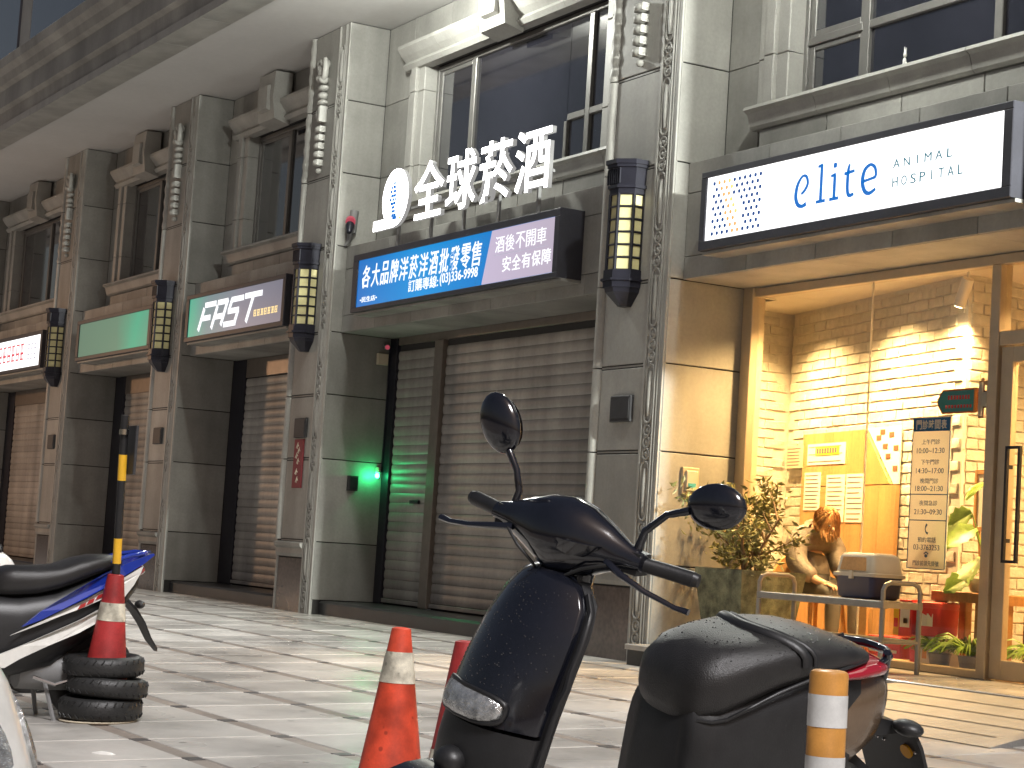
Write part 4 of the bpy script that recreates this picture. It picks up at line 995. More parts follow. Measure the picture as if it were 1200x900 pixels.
for st_, e in tips:
    for k in range(64):
        c = st_.lerp(e, random.uniform(.45, 1.12))+Vector((random.gauss(0, .055), random.gauss(0, .055), random.gauss(0, .05)))
        leaf(lf, c, Vector((random.uniform(-1, 1), random.uniform(-1, 1), random.uniform(-.5, 1))), random.uniform(.055, .10), random.uniform(.022, .038))
part("crown", lf, "leaf_olive", pt)
# ---- interior: plant table, plants, red boxes, framed print
tb = thing("plant_table", "small brown wooden table carrying the big leaf plant", "table", (-11.45, 10.86, .19))
part("top", MB().cbox(-.42, .42, -.18, .18, .54, .62, .006, '+z'), "wood", tb)
for x in (-.36, .10, .36):
    for y in (-.13, .13): part("leg", MB().cbox(x-.04, x+.04, y-.035, y+.035, 0, .54, .006), "wood", tb)
mp = thing("potted_plant", "monstera with broad yellow green leaves in a low pale pot", "plant", (-11.42, 10.84, .812))
part("pot", MB().lathe([(.11, 0), (.13, .02), (.14, .09), (.14, .11), (.12, .11), (.115, .09)], n=20), "beige_plastic", mp, True)
part("soil", MB().lathe([(.118, .085), (.118, .095)], n=16), "soil", mp)
def big_leaf(mb, base, tip, ln, wd, roll):
    d = (tip-base).normalized(); s = d.cross(Vector((0, -1, .25))).normalized(); n = s.cross(d)
    cols = 9; c0 = []
    for i in range(cols):
        t = i/(cols-1); half = wd*math.sin(math.pi*min(1, t*.9+.08))**.7
        if i % 2 == 1: half *= .78
        m = base+d*ln*t - n*ln*.25*t*t
        c0.append([m-s*half+n*.03*half*8, m-s*half*.5+n*.02, m, m+s*half*.5+n*.02, m+s*half+n*.03*half*8])
    mb.sheet(c0)
random.seed(5)
stm, lv = MB(), MB()
for ang, h, r, ln, w in ((-1.9, .50, .12, .30, .15), (-1.2, .28, .10, .34, .17), (-2.6, .62, .14, .24, .11), (-.4, .55, .10, .26, .12), (-1.6, .86, .05, .24, .07), (2.4, .40, .15, .26, .12), (-2.2, .12, .12, .24, .11)):
    p0 = Vector((0, 0, .09)); p1 = Vector((r*math.cos(ang), r*math.sin(ang), h)); stm.tube([p0, p0.lerp(p1, .5)+Vector((0, 0, .06)), p1], [.008, .007, .005], 6)
    dirv = Vector((math.cos(ang), math.sin(ang), -.45)); m = MB(); big_leaf(m, p1, p1+dirv, ln, w, 0); part("leaf", m, "leaf_bright", mp, True)
part("stems", stm, "leaf_bright", mp, True)
def fern(label, x, y, z, n, ln, seed):
    random.seed(seed); t = thing("fern_plant", label, "plant", (x, y, z), group="ferns behind the shop glass"); m = MB()
    for k in range(n):
        a = random.uniform(0, 6.28); l = ln*random.uniform(.6, 1.1); w = .014
        d = Vector((math.cos(a), math.sin(a), 0)); s = Vector((-d.y, d.x, 0)); h = random.uniform(.6, 1.2)
        m.sheet([[d*l*t+Vector((0, 0, .12+h*l*(1.5*t-1.4*t*t)))-s*w*(1-t*.9), d*l*t+Vector((0, 0, .13+h*l*(1.5*t-1.4*t*t))), d*l*t+Vector((0, 0, .12+h*l*(1.5*t-1.4*t*t)))+s*w*(1-t*.9)] for t in (0, .25, .5, .75, 1)])
    part("fronds", m, "leaf_bright", t, True)
    part("pot", MB().lathe([(.07, 0), (.09, .12), (.095, .13), (.08, .13)], n=16), "grey_plastic", t, True)
fern("bright green fern on the floor left of the table leg", -11.72, 10.66, .19, 46, .30, 3)
fern("large bright green fern on the floor under the table", -11.36, 10.64, .19, 70, .36, 4)
fern("bright green fern behind the glass door", -10.86, 10.85, .19, 60, .34, 6)
def rbox(name, label, x0, x1, y0, y1, z0, z1, mt, prints):
    t = thing(name, label, "box", ((x0+x1)/2, (y0+y1)/2, z0), world=True, group="red packages behind the glass")
    part("carton", MB().cbox(x0, x1, y0, y1, z0, z1, .006), mt, t)
    for (a, b, c, d, m_) in prints: part("print", MB().box(x0+a*(x1-x0), x0+b*(x1-x0), y0-.004, y0-.0005, z0+c*(z1-z0), z0+d*(z1-z0)), m_, t)
rbox("package", "flat red carton with white print lying behind the glass", -12.52, -12.12, 10.60, 10.85, .24, .41, "red_print", [(.05, .9, .22, .36, "white_print")])
rbox("package", "red package with white label standing left of red jar", -12.18, -12.02, 10.62, 10.80, .42, .72, "red_print", [(.15, .85, .25, .75, "white_print"), (.4, .7, .35, .5, "orange_print")])
rbox("package", "white and red box below the red jar", -12.02, -11.70, 10.62, 10.85, .19, .44, "white_print", [(.0, .25, 0, 1, "red_print"), (.45, .6, .3, .6, "orange_print")])
rbox("package", "yellow package beside the red package", -12.27, -12.19, 10.64, 10.80, .42, .66, "paper_yellow", [(.2, .8, .3, .6, "red_print")])
jr = thing("red_jar", "round red plastic tub with white oval label", "tub", (-11.85, 10.74, .442))
part("tub", MB().lathe([(.14, 0), (.155, .02), (.165, .22), (.16, .24)], n=24), "red_print", jr, True, 40); part("lid", MB().lathe([(.168, .235), (.168, .265), (.15, .275)], n=24), "red_print", jr, True, 40)
part("label_print", MB().add([(.162*math.sin(a)*1.0, -.163*math.cos(a), .13+.05*dz) for dz in (-1, 1) for a in (-.6, -.3, 0, .3, .6)], [(i, i+1, i+6, i+5) for i in range(4)]), "white_print", jr)
pl_ = thing("wooden_board", "pale wood board leaning behind the trolley leg", "board", (-12.62, 10.62, .19), rot=(R(-6), R(-8), 0)); part("board", MB().cbox(-.05, .05, 0, .02, 0, .46, .004), "teak", pl_)
fp = thing("framed_print", "small framed red print behind the big leaf plant", "picture", (-11.66, 11.02, 1.30), rotz=-A13)
part("frame", MB().cbox(-.19, -.15, 0, .03, 0, .50, .004).cbox(.15, .19, 0, .03, 0, .50, .004).cbox(-.15, .15, 0, .03, .46, .50, .004).cbox(-.15, .15, 0, .03, 0, .04, .004), "teak", fp)
part("print", MB().box(-.15, .15, .012, .02, .04, .46), "paper", fp); part("red_motif", MB().box(-.06, .08, .008, .0115, .14, .34), "red_print", fp)
part("easel_leg", MB().tube([(-.12, .02, .02), (-.14, .12, -1.10)], .012, 6).tube([(.12, .02, .02), (.14, .12, -1.10)], .012, 6), "teak", fp)
# figurine on the window sill
fg = thing("figurine", "tiny white figure standing on the sill above the elite sign", "figurine", (-11.62, 9.93, 4.90))
fgm = MB().ell((0, 0, .035), (.016, .014, .03)).ell((.004, 0, .085), (.016, .014, .022)).tube([(.01, 0, .03), (.03, 0, .0)], .007, 6).tube([(-.01, 0, .03), (-.02, 0, .0)], .007, 6).tube([(.0, 0, .10), (-.006, 0, .15)], [.008, .004], 6).tube([(.01, 0, .10), (.016, 0, .14)], [.007, .004], 6)
part("figure", fgm, "litter_white", fg, True)
# ramp
rp = thing("entrance_ramp", "pale chequered metal ramp sloping up to the shop platform", "ramp", (-9.6, 8.7, gz(8.7)), world=True)
g0, g1 = gz(8.05)+.006, gz(9.28)+.006
V = [(-10.62, 9.29, .158), (-8.6, 9.29, .158), (-8.4, 8.05, g0), (-11.35, 8.05, g0), (-11.35, 9.29, g1), (-10.62, 9.29, -.05), (-8.6, 9.29, -.05), (-8.4, 8.05, -.10), (-11.35, 8.05, -.10), (-11.35, 9.29, -.05)]
part("plate", MB().add(V, [(3, 2, 1, 0), (4, 3, 0), (4, 0, 5, 9), (0, 1, 6, 5), (1, 2, 7, 6)]), "ramp_plate", rp)
for k in range(4):
    t0 = .2+.2*k; y = 9.29-1.24*t0; z = .158+(g0-.158)*t0
    part("grip_strip", MB().add([(-10.55-.5*t0, y, z+.003), (-8.6, y, z+.003), (-8.6, y-.02, z-.001+.003), (-10.55-.5*t0, y-.02, z-.001+.003)], [(3, 2, 1, 0)]), "ramp_strip", rp)
# ================================================================== SCOOTERS (local: x forward, y left, z up)
def interp(tab, t):
    for (a, *va), (b, *vb) in zip(tab, tab[1:]):
        if (a <= t <= b) or (a >= t >= b):
            k = (t-a)/(b-a) if b != a else 0; k = k*k*(3-2*k) if False else k
            return [p+(q-p)*k for p, q in zip(va, vb)]
    return list(tab[-1][1:]) if abs(t-tab[-1][0]) < abs(t-tab[0][0]) else list(tab[0][1:])
def dome(x, top, bot, w, n=20, flat=.0, p=2.4):
    """closed section: rounded top, flatter bottom"""
    out = []; zc = (top+bot)/2; h = (top-bot)/2
    for k in range(n):
        a = 2*math.pi*k/n; c, s = math.cos(a), math.sin(a)
        out.append((x, w*math.copysign(abs(c)**(2/p), c), zc+h*math.copysign(abs(s)**(2/p), s)))
    return out
def wheel(parent, x, r, w, name="wheel"):
    t = MB(); prof = [(r*.62, -w*.42), (r*.80, -w*.5), (r*.93, -w*.42), (r, -w*.15), (r, w*.15), (r*.93, w*.42), (r*.80, w*.5), (r*.62, w*.42)]
    n = 28
    t.loft([[(x+q*math.cos(2*math.pi*k/n), y, r+q*math.sin(2*math.pi*k/n)) for q, y in prof] for k in range(n)]+[[(x+q, y, r) for q, y in prof]], False)
    wo_ = part(name, t, "rubber", parent, True, 50)
    rm = MB()
    rm.tube([(x+r*.6*math.cos(2*math.pi*k/20), 0, r+r*.6*math.sin(2*math.pi*k/20)) for k in range(20)], r*.07, 8, True)
    for k in range(5):
        a = 2*math.pi*k/5; rm.tube([(x, 0, r), (x+r*.58*math.cos(a), 0, r+r*.58*math.sin(a))], [r*.12, r*.06], 6)
    rm.tube([(x, -w*.5, r), (x, w*.5, r)], r*.15, 12)
    part("rim", rm, "grey_plastic", wo_, True, 50)
def steer(delta, org, tilt):
    M = Matrix.Translation(Vector(org)) @ Matrix.Rotation(delta, 4, 'Z') @ Matrix.Rotation(tilt, 4, 'X'); return M
def xf(mb, M): mb.v = [tuple(M @ Vector(v)) for v in mb.v]; return mb
def handlebar(t, M, paint, grip="black_plastic", mir=True, mspec=None):
    tab = [(-.25, .026, .030, .018), (-.20, .034, .045, .03), (-.14, .055, .075, .055), (-.07, .085, .105, .085), (0, .10, .118, .115), (.07, .085, .105, .095), (.14, .055, .075, .055), (.20, .034, .045, .03), (.25, .026, .030, .018)]
    cov = MB(); rings = []
    for y, rx, zt, zb in tab:
        rings.append([(rx*math.cos(a)+.01, y, (zt if math.sin(a) > 0 else zb)*math.sin(a)) for a in [2*math.pi*k/18 for k in range(18)]])
    cov.loft(rings); part("handlebar_cover", xf(cov, M), paint, t, True, 60)
    for s in (-1, 1):
        g_ = MB().tube([(-.005, s*.235, .0), (-.03, s*.30, .0), (-.05, s*.375, -.0)], [.021, .0215, .022], 14)
        g_.tube([(-.05, s*.373, 0), (-.054, s*.39, 0)], [.022, .018], 14)
        gp = part("grip", xf(g_, M), grip, t, True, 45)
        lv_ = MB().tube([(.05, s*.16, -.015), (.068, s*.22, -.030), (.060, s*.30, -.052), (.032, s*.385, -.070), (.026, s*.425, -.070)], [.013, .012, .010, .009, .011], 8, False, .8)
        part("brake_lever", xf(lv_, M), "black_paint", t, True, 50)
        sw = MB().cbox(-.03, .03, min(s*.19, s*.245), max(s*.19, s*.245), -.03, .03, .008); part("switch_cluster", xf(sw, M), "black_plastic", t)
        if mir:
            st_, hd, hr, hrot_ = (mspec or {}).get(s, ([(0, s*.20, .03), (0, s*.205, .08), (-.01, s*.23, .14), (-.02, s*.27, .19)], (-.02, s*.31, .235), (.022, .07, .05), (R(s*-25), 0, 0)))
            m = MB().tube(st_, [.014, .011, .010, .012], 10); ms = part("mirror_stem", xf(m, M), "black_paint", t, True, 50)
            h_ = MB(); E_ = Euler(hrot_); h_.ell((0, 0, 0), hr, 20, 10, E_); h_.v = [(x+hd[0], y+hd[1], z+hd[2]) for x, y, z in h_.v]
            part("mirror_head", xf(h_, M), "black_paint", t, True, 60)
            gl_ = MB(); gl_.prism(arc(0, 0, hr[1]*.86, hr[2]*.86, 0, 345, 20), -.001, .001); gl_.v = [(-hr[0]*.93+y*.2, x, z) for x, y, z in gl_.v]
            gl_.v = [tuple(E_.to_matrix() @ Vector(v)+Vector(hd)) for v in gl_.v]; part("mirror_glass", xf(gl_, M), "chrome", t)
def apron_x(z, y, tab):
    xf_, xe, w = interp(tab, z); q = min(1, abs(y)/w); return xe+(xf_-xe)*(1-q**2.2)
def apron(t, tab, paint, lower_paint, split=.69):
    def strip(z0, z1, n, off=0.):
        rows_ = []
        for i in range(n+1):
            z = z0+(z1-z0)*i/n; w = interp(tab, z)[2]
            rows_.append([(apron_x(z, y, tab)+off, y, z) for y in [w*math.sin(math.pi/2*k/10) for k in range(-10, 11)]])
        return rows_
    for nm, z0, z1, m_, off in (("front_panel", split, tab[0][0], paint, 0.), ("lower_panel", .30, split-.012, lower_paint, -.006)):
        rf = strip(z0, z1, 16, off); rbk = [[(x-.02, y*.985, z) for x, y, z in r] for r in rf]
        mb = MB(); mb.loft([a+list(reversed(b)) for a, b in zip(rf, rbk)]); part(nm, mb, m_, t, True, 50)
    inner = MB(); rf = strip(.30, tab[0][0]-.02, 18, 0); L_ = []
    for r in rf:
        w = max(abs(p[1]) for p in r); xe = r[0][0]
        L_.append([(xe-.022, -w*1.03, r[0][2]), (xe-.05, -w*1.05, r[0][2]), (xe-.075, -w*.8, r[0][2]), (xe-.075, w*.8, r[0][2]), (xe-.05, w*1.05, r[0][2]), (xe-.022, w*1.03, r[0][2])])
    inner.loft(L_); part("inner_shield", inner, "black_plastic", t, True, 35)
# ---- main scooter: black, leaning on its side stand, bars turned left
def rotm(heading, lean): return (Matrix.Rotation(heading, 4, 'Z') @ Matrix.Rotation(-lean, 4, 'X')).to_euler()
t = thing("scooter", "large black scooter with strapped vinyl seat leaning in the foreground", "scooter", (-4.803, 2.791, -.202), rot=rotm(R(-86.5), R(11)))
AP = [(1.10, .085, .045, .07), (1.075, .105, .045, .13), (1.03, .135, .050, .175), (.95, .178, .080, .20), (.83, .228, .118, .21), (.71, .265, .148, .212), (.60, .285, .165, .21), (.45, .29, .19, .20), (.30, .28, .20, .17)]
apron(t, AP, "black_paint", "black_plastic", .685)
# edge trims with the small notch
for s in (1, -1):
    pts = [(apron_x(z, interp(AP, z)[2], AP)-.03, s*(interp(AP, z)[2]*1.06+(.008 if .80 < z < .86 else 0)), z) for z in [1.06-.04*k for k in range(19)]]
    part("shield_trim", MB().tube(pts, .011, 6), "black_plastic", t, True, 60)
# headlamp across the nose
def on_apron(z, y, off): return (apron_x(z, y, AP)+off, y, z)
hl = MB(); rows_ = []
N_ = 18
def lensring(sc, off): return [on_apron(.725+.036*sc*math.copysign(abs(math.sin(a))**.6, math.sin(a)), .135*sc*math.copysign(abs(math.cos(a))**.5, math.cos(a)), off) for a in [2*math.pi*k/24 for k in range(24)]]
hl.loft([lensring(1.0, -.01), lensring(1.0, .010), lensring(.93, .016), lensring(.6, .020), lensring(.1, .021)]); part("headlamp", hl, "clear_lens", t, True, 60)
part("headlamp_bezel", MB().tube(lensring(1.08, .006), .007, 6, True), "black_plastic", t, True, 60)
neck = MB(); neck.loft([[(.0+cx_+rx*math.cos(a), ry*math.sin(a), z) for a in [2*math.pi*k/16 for k in range(16)]] for cx_, rx, ry, z in ((.02, .06, .12, .98), (-.005, .065, .10, 1.05), (-.012, .066, .09, 1.09), (-.008, .075, .10, 1.12), (.0, .095, .14, 1.165), (.005, .09, .16, 1.195))])
part("steering_neck", neck, "black_paint", t, True, 60)
MS = {-1: ([(-.005, -.210, .020), (.0, -.200, .075), (-.0, -.226, .130), (-.005, -.268, .172)], (-.012, -.325, .238), (.030, .064, .092), (R(38), R(0), R(0))),
      1: ([(.0, .215, .025), (.0, .225, .09), (-.005, .275, .150), (-.012, .335, .180)], (-.02, .405, .212), (.030, .088, .062), (R(14), 0, 0))}
MH = steer(R(22), (.0, 0, 1.185), R(-4.5))
handlebar(t, MH, "black_paint", mspec=MS)
for s in (-1, 1):
    hz_ = [MH @ Vector(v) for v in ((.06, s*.17, -.02), (.085, s*.11, -.05), (.07, s*.05, -.09))]+[Vector((.085, s*.02, 1.045))]
    part("brake_hose", MB().tube(hz_, .005, 6), "rubber", t, True, 60)
random.seed(31); rd = MB()
for k in range(330):
    z = random.uniform(.70, 1.06); w = interp(AP, z)[2]; y = random.uniform(-.9, .9)*w; r_ = random.uniform(.0010, .0026)
    rd.ell((apron_x(z, y, AP)+.0004, y, z), (r_*.6, r_, r_), 6, 3)
mat("water", (.05, .05, .055), .04, spec=.9, coat=1.); o = part("water_drops", rd, "water", t, True); o["kind"] = "stuff"
# seat
ST = [(-.405, .80, .735, .07), (-.415, .845, .700, .12), (-.44, .885, .682, .158), (-.50, .925, .690, .186), (-.59, .95, .738, .198), (-.68, .966, .785, .203), (-.78, .974, .822, .205), (-.88, .972, .850, .20), (-.97, .960, .866, .183), (-1.05, .94, .876, .15), (-1.095, .92, .882, .10), (-1.115, .905, .888, .05)]
seat = MB().loft([dome(x, a, b, w, 28, p=2.7) for x, a, b, w in ST]); so = part("seat", seat, "seat_vinyl", t, True, 70)
sp_ = []
for k in range(15):
    a = math.pi*k/14; 
    x = -.655-.10*abs(math.cos(a))**1.5; tp, bt, w = interp(ST, x); zc_ = (tp+bt)/2; h_ = (tp-bt)/2; c, s = math.cos(a), math.sin(a)
    sp_.append((x, (w+.006)*math.copysign(abs(c)**(2/2.7), c), zc_+(h_+.006)*math.copysign(abs(s)**(2/2.7), s)))
part("strap", MB().tube(sp_, .017, 8, False, .45), "black_plastic", so, True, 60)
sp2 = [(x-.035, y*1.0, z+.002) for x, y, z in sp_]; part("strap_edge", MB().tube(sp2, .009, 6, False, .6), "black_plastic", so, True, 60)
for s in (-1, 1):
    pts = []
    for k in range(16):
        x = -.435-.60*k/15; tp, bt, w = interp(ST, x); pts.append((x, s*w*.965, bt+.028))
    part("seat_piping", MB().tube(pts, .006, 6), "black_plastic", so, True, 60)
# water drops on the seat
wd2 = MB(); random.seed(21)
for k in range(260):
    x = random.uniform(-1.04, -.47); a = random.uniform(.15, .85)*math.pi; tp, bt, w = interp(ST, x); zc_ = (tp+bt)/2; h_ = (tp-bt)/2; c, s = math.cos(a), math.sin(a)
    r_ = random.uniform(.0012, .0034); wd2.ell((x, w*math.copysign(abs(c)**(2/2.7), c), zc_+h_*abs(s)**(2/2.7)), (r_, r_, r_*.6), 6, 3)
o = part("water_drops", wd2, "water", so, True); o["kind"] = "stuff"
# body under the seat
BT = [(-.418, .77, .18, .11), (-.43, .77, .17, .165), (-.50, .78, .17, .190), (-.64, .82, .17, .202), (-.80, .87, .25, .204), (-.95, .885, .38, .186), (-1.04, .885, .52, .155)]
part("body_side", MB().loft([dome(x, a, b, w, 24, p=4.5) for x, a, b, w in BT]), "black_plastic", t, True, 60)
TT = [(-.98, .872, .52, .178), (-1.07, .875, .55, .165), (-1.15, .872, .60, .14), (-1.205, .855, .655, .10), (-1.235, .825, .70, .06), (-1.245, .80, .73, .03)]
tl = part("tail_cowl", MB().loft([dome(x, a, b, w, 24, p=2.6) for x, a, b, w in TT]), "bronze_paint", t, True, 60)
LT = [(-.90, .880, .835, .198), (-1.0, .893, .838, .192), (-1.08, .902, .84, .170), (-1.14, .902, .84, .140), (-1.185, .892, .845, .105), (-1.205, .88, .85, .06)]
part("tail_lamp", MB().loft([dome(x, a, b, w, 20, p=2.6) for x, a, b, w in LT]), "red_lens", t, True, 60)
part("grab_rail", MB().tube([(-1.13, .115, .885), (-1.18, .10, .905), (-1.215, .05, .91), (-1.225, .0, .91), (-1.215, -.05, .91), (-1.18, -.10, .905), (-1.13, -.115, .885)], [.010, .013, .014, .014, .014, .013, .010], 10), "black_paint", t, True, 60)
for s in (-1, 1): part("rail_stay", MB().tube([(-1.16, s*.11, .92), (-1.185, s*.085, .86), (-1.20, s*.07, .80)], [.014, .016, .012], 8), "black_paint", t, True, 60)
fm = MB(); 
for k in range(2): pass
part("rear_bracket", MB().loft([[(-1.18, y, z) for y, z in ((-.06, .64), (.06, .64), (.06, .71), (-.06, .71))], [(-1.32, y, z) for y, z in ((-.07, .655), (.07, .655), (.07, .685), (-.07, .685))]]), "black_plastic", t)
for s in (-1, 1): part("rear_indicator", MB().ell((-1.30, s*.115, .685), (.045, .055, .026), 14, 8), "black_plastic" if s > 0 else "amber", t, True)
pl0, pl1 = Vector((-1.315, 0, .672)), Vector((-1.46, 0, .42)); pd = (pl1-pl0).normalized(); pn = Vector((pd.z, 0, -pd.x))
pm = MB(); pw = .15; q = [pl0+Vector((0, -pw*.9, 0)), pl0+Vector((0, pw*.9, 0)), pl0+pd*.05+Vector((0, pw, 0)), pl1+Vector((0, pw, 0)), pl1+Vector((0, -pw, 0)), pl0+pd*.05+Vector((0, -pw, 0))]
pm.add([v+pn*.006 for v in q]+[v-pn*.006 for v in q], [(0, 1, 2, 3, 4, 5), (11, 10, 9, 8, 7, 6)]+[(i, 6+i, 6+(i+1) % 6, (i+1) % 6) for i in range(6)])
plt = part("plate_holder", pm, "black_plastic", t)
rc = pl0+pd*.075+Vector((0, .085, 0)); ring_ = [rc+pd*.024*math.cos(a)+Vector((0, .024*math.sin(a), 0)) for a in [2*math.pi*k/18 for k in range(18)]]
sgn = 1 if (pn.dot(Vector((1, 0, 0))) > 0) else -1
part("reflector", MB().loft([[v+pn*sgn*.006 for v in ring_], [v+pn*sgn*.014 for v in ring_]]), "amber", plt, True, 40)
for dy_ in (.12, -.02, -.05): part("bolt", MB().ell(pl0+pd*.07+Vector((0, dy_, 0))+pn*sgn*.006, (.007, .007, .006), 8, 4), "chrome", plt, True)
wheel(t, -1.02, .285, .11); wheel(t, .30, .255, .10)
part("rear_fender", MB().loft([[(-1.02+r_*math.cos(a), y, .285+r_*math.sin(a)) for r_, y in ((.30, -.065), (.325, -.05), (.33, .05), (.30, .065))] for a in [R(20+12*k) for k in range(13)]]), "black_plastic", t, True, 40)
part("front_fender", MB().loft([[(.30+r_*math.cos(a), y, .255+r_*math.sin(a)) for r_, y in ((.265, -.07), (.29, -.05), (.295, .05), (.265, .07))] for a in [R(15+12*k) for k in range(12)]]), "black_paint", t, True, 40)
for s in (-1, 1): part("fork_leg", MB().tube([(.30, s*.075, .255), (.17, s*.07, .70)], .02, 10), "black_plastic", t, True)
part("horn", MB().ell((.285, .03, .565), (.045, .05, .04), 12, 8), "black_plastic", t, True)
part("floorboard", MB().loft([[(x, y, z) for y, z in ((-.19, .26), (.19, .26), (.19, .33), (-.19, .33))] for x in (.25, .05, -.15, -.34)]), "black_plastic", t)
part("side_stand", MB().tube([(-.35, .10, .22), (-.33, .26, .11), (-.32, .30, .05)], .014, 8), "grey_plastic", t, True)
part("engine_case", MB().loft([dome(x, a, b, w, 12) for x, a, b, w in ((-.55, .36, .18, .10), (-.8, .38, .17, .14), (-1.08, .36, .2, .13))]), "grey_plastic", t, True, 60)

# ---- sport scooter (blue/white), used again in other colours
def sport_scooter(label, loc, heading, lean, up_paint, low_paint, front_paint, graphic, seatm="seat_vinyl", delta=0.):
    t = thing("scooter", label, "scooter", loc, rot=rotm(heading, lean), group="small scooters parked in a row")
    ST2 = [(-.36, .80, .70, .07), (-.39, .845, .69, .12), (-.46, .865, .69, .155), (-.60, .872, .70, .175), (-.72, .885, .735, .18), (-.82, .925, .775, .175), (-.92, .95, .82, .165), (-1.02, .955, .86, .14), (-1.08, .945, .88, .10), (-1.10, .93, .895, .05)]
    so = part("seat", MB().loft([dome(x, a, b, w, 24, p=2.8) for x, a, b, w in ST2]), seatm, t, True, 70)
    yy = lambda x: .205 if x > -.75 else .205-(-.75-x)**1.35*.36
    def side(nm, poly, m_, th=.02, dy=0.):
        mbs = MB()
        for s in (-1, 1):
            k = len(mbs.v); mbs.prism(poly, 0, 1)
            mbs.v[k:] = [(x, s*(yy(x)+dy+(0 if y < .5 else th)), z) for x, y, z in mbs.v[k:]]
        return part(nm, mbs, m_, t, False)
    core = [(-.36, .70, .25, .15), (-.5, .70, .25, .185), (-.7, .74, .30, .19), (-.9, .83, .45, .165), (-1.1, .89, .62, .11), (-1.2, .90, .76, .07)]
    part("body_core", MB().loft([dome(x, a, b, w, 20, p=3.2) for x, a, b, w in core]), "black_plastic", t, True, 60)
    side("upper_side_panel", [(-.50, .535), (-.60, .625), (-.72, .70), (-.84, .775), (-.95, .84), (-1.06, .895), (-1.16, .935), (-1.275, .975), (-1.285, .965), (-1.22, .915), (-1.10, .845), (-.98, .775), (-.86, .71), (-.72, .64), (-.60, .575)], up_paint, .022, .0)
    side("side_stripe", [(-.44, .485), (-.60, .565), (-.72, .63), (-.86, .70), (-.98, .765), (-1.10, .835), (-1.215, .90), (-1.20, .86), (-1.16, .79), (-1.10, .715), (-1.04, .685), (-.95, .70), (-.85, .655), (-.72, .605), (-.60, .55)], low_paint, .012, .004)
    side("lower_side_panel", [(-.33, .30), (-.36, .37), (-.50, .43), (-.66, .505), (-.82, .58), (-.96, .655), (-1.06, .69), (-1.09, .70), (-1.06, .65), (-.96, .585), (-.82, .51), (-.66, .44), (-.50, .36), (-.42, .31)], low_paint, .02, .008)
    for s in (-1, 1):
        gm = MB()
        for k, (x, z) in enumerate(((-.83, .66), (-.88, .685), (-.935, .715), (-.985, .74))):
            gm.prism([(x+.025, z-.02), (x-.02, z+.0), (x-.03, z+.022), (x+.005, z+.01)], 0, 1)
        gm.v = [(x, s*(yy(x)+.0165+.002*y), z) for x, y, z in gm.v]
        part("side_graphic", gm, graphic, t)
    part("grab_rail", MB().tube([(-1.0, .13, .91), (-1.12, .12, .955), (-1.22, .085, .975), (-1.275, .0, .975), (-1.22, -.085, .975), (-1.12, -.12, .955), (-1.0, -.13, .91)], .014, 8), up_paint, t, True, 60)
    part("tail_lamp", MB().ell((-1.205, 0, .875), (.05, .075, .035), 14, 8), "red_lens", t, True)
    mud = MB().loft([[(x, y, z) for y in (-w, w) for z in ((z_, z_+.02) if y < 0 else (z_+.02, z_))] for x, z_, w in ((-1.13, .70, .07), (-1.20, .64, .075), (-1.26, .56, .07), (-1.31, .47, .055), (-1.36, .41, .03))]); part("mudguard", mud, "black_plastic", t, True, 30)
    part("rear_indicators", MB().ell((-1.20, .12, .68), (.03, .04, .025), 10, 6).ell((-1.20, -.12, .68), (.03, .04, .025), 10, 6), "black_plastic", t, True)
    AP2 = [(1.02, .14, .06, .06), (.98, .20, .08, .13), (.88, .27, .12, .18), (.74, .33, .16, .20), (.60, .35, .20, .205), (.45, .34, .24, .19), (.30, .30, .24, .16)]
    apron(t, AP2, front_paint, low_paint, .60)
    def on2(z, y, off): return (apron_x(z, y, AP2)+off, y, z)
    for s in (-1, 1):
        lens = MB(); rr = lambda sc, off: [on2(.80+.07*sc*math.sin(a)+.03*sc*math.cos(a), s*(.10+.055*sc*math.cos(a)), off) for a in [2*math.pi*k/16 for k in range(16)]]
        lens.loft([rr(1, -.01), rr(1, .008), rr(.6, .014), rr(.1, .015)]); part("headlamp", lens, "clear_lens", t, True, 60)
        am = MB(); ra = lambda sc, off: [on2(.68+.05*sc*math.sin(a), s*(.135+.03*sc*math.cos(a)), off) for a in [2*math.pi*k/14 for k in range(14)]]
        am.loft([ra(1, -.01), ra(1, .008), ra(.1, .013)]); part("front_indicator", am, "amber", t, True, 60)
    neck = MB().loft([[(cx_+rx*math.cos(a), ry*math.sin(a), z) for a in [2*math.pi*k/14 for k in range(14)]] for cx_, rx, ry, z in ((.10, .05, .09, .95), (.06, .05, .06, 1.02), (.03, .06, .08, 1.08))]); part("steering_neck", neck, front_paint, t, True, 60)
    handlebar(t, steer(delta, (0, 0, 1.10), 0), front_paint)
    wheel(t, -.98, .26, .11); wheel(t, .42, .26, .10)
    part("front_fender", MB().loft([[(.42+r_*math.cos(a), y, .26+r_*math.sin(a)) for r_, y in ((.27, -.07), (.30, -.05), (.305, .05), (.27, .07))] for a in [R(15+12*k) for k in range(12)]]), front_paint, t, True, 40)
    for s in (-1, 1): part("fork_leg", MB().tube([(.42, s*.075, .26), (.25, s*.07, .68)], .02, 10), "grey_plastic", t, True)
    part("floorboard", MB().loft([[(x, y, z) for y, z in ((-.18, .25), (.18, .25), (.18, .32), (-.18, .32))] for x in (.25, .05, -.15, -.40)]), "black_plastic", t)
    part("exhaust", MB().tube([(-.55, -.17, .22), (-.8, -.19, .25), (-1.2, -.19, .32)], [.03, .06, .055], 12), "grey_plastic", t, True)
    part("engine_case", MB().loft([dome(x, a, b, w, 12) for x, a, b, w in ((-.55, .40, .18, .10), (-.8, .40, .17, .15), (-1.05, .36, .2, .13))]), "grey_plastic", t, True, 60)
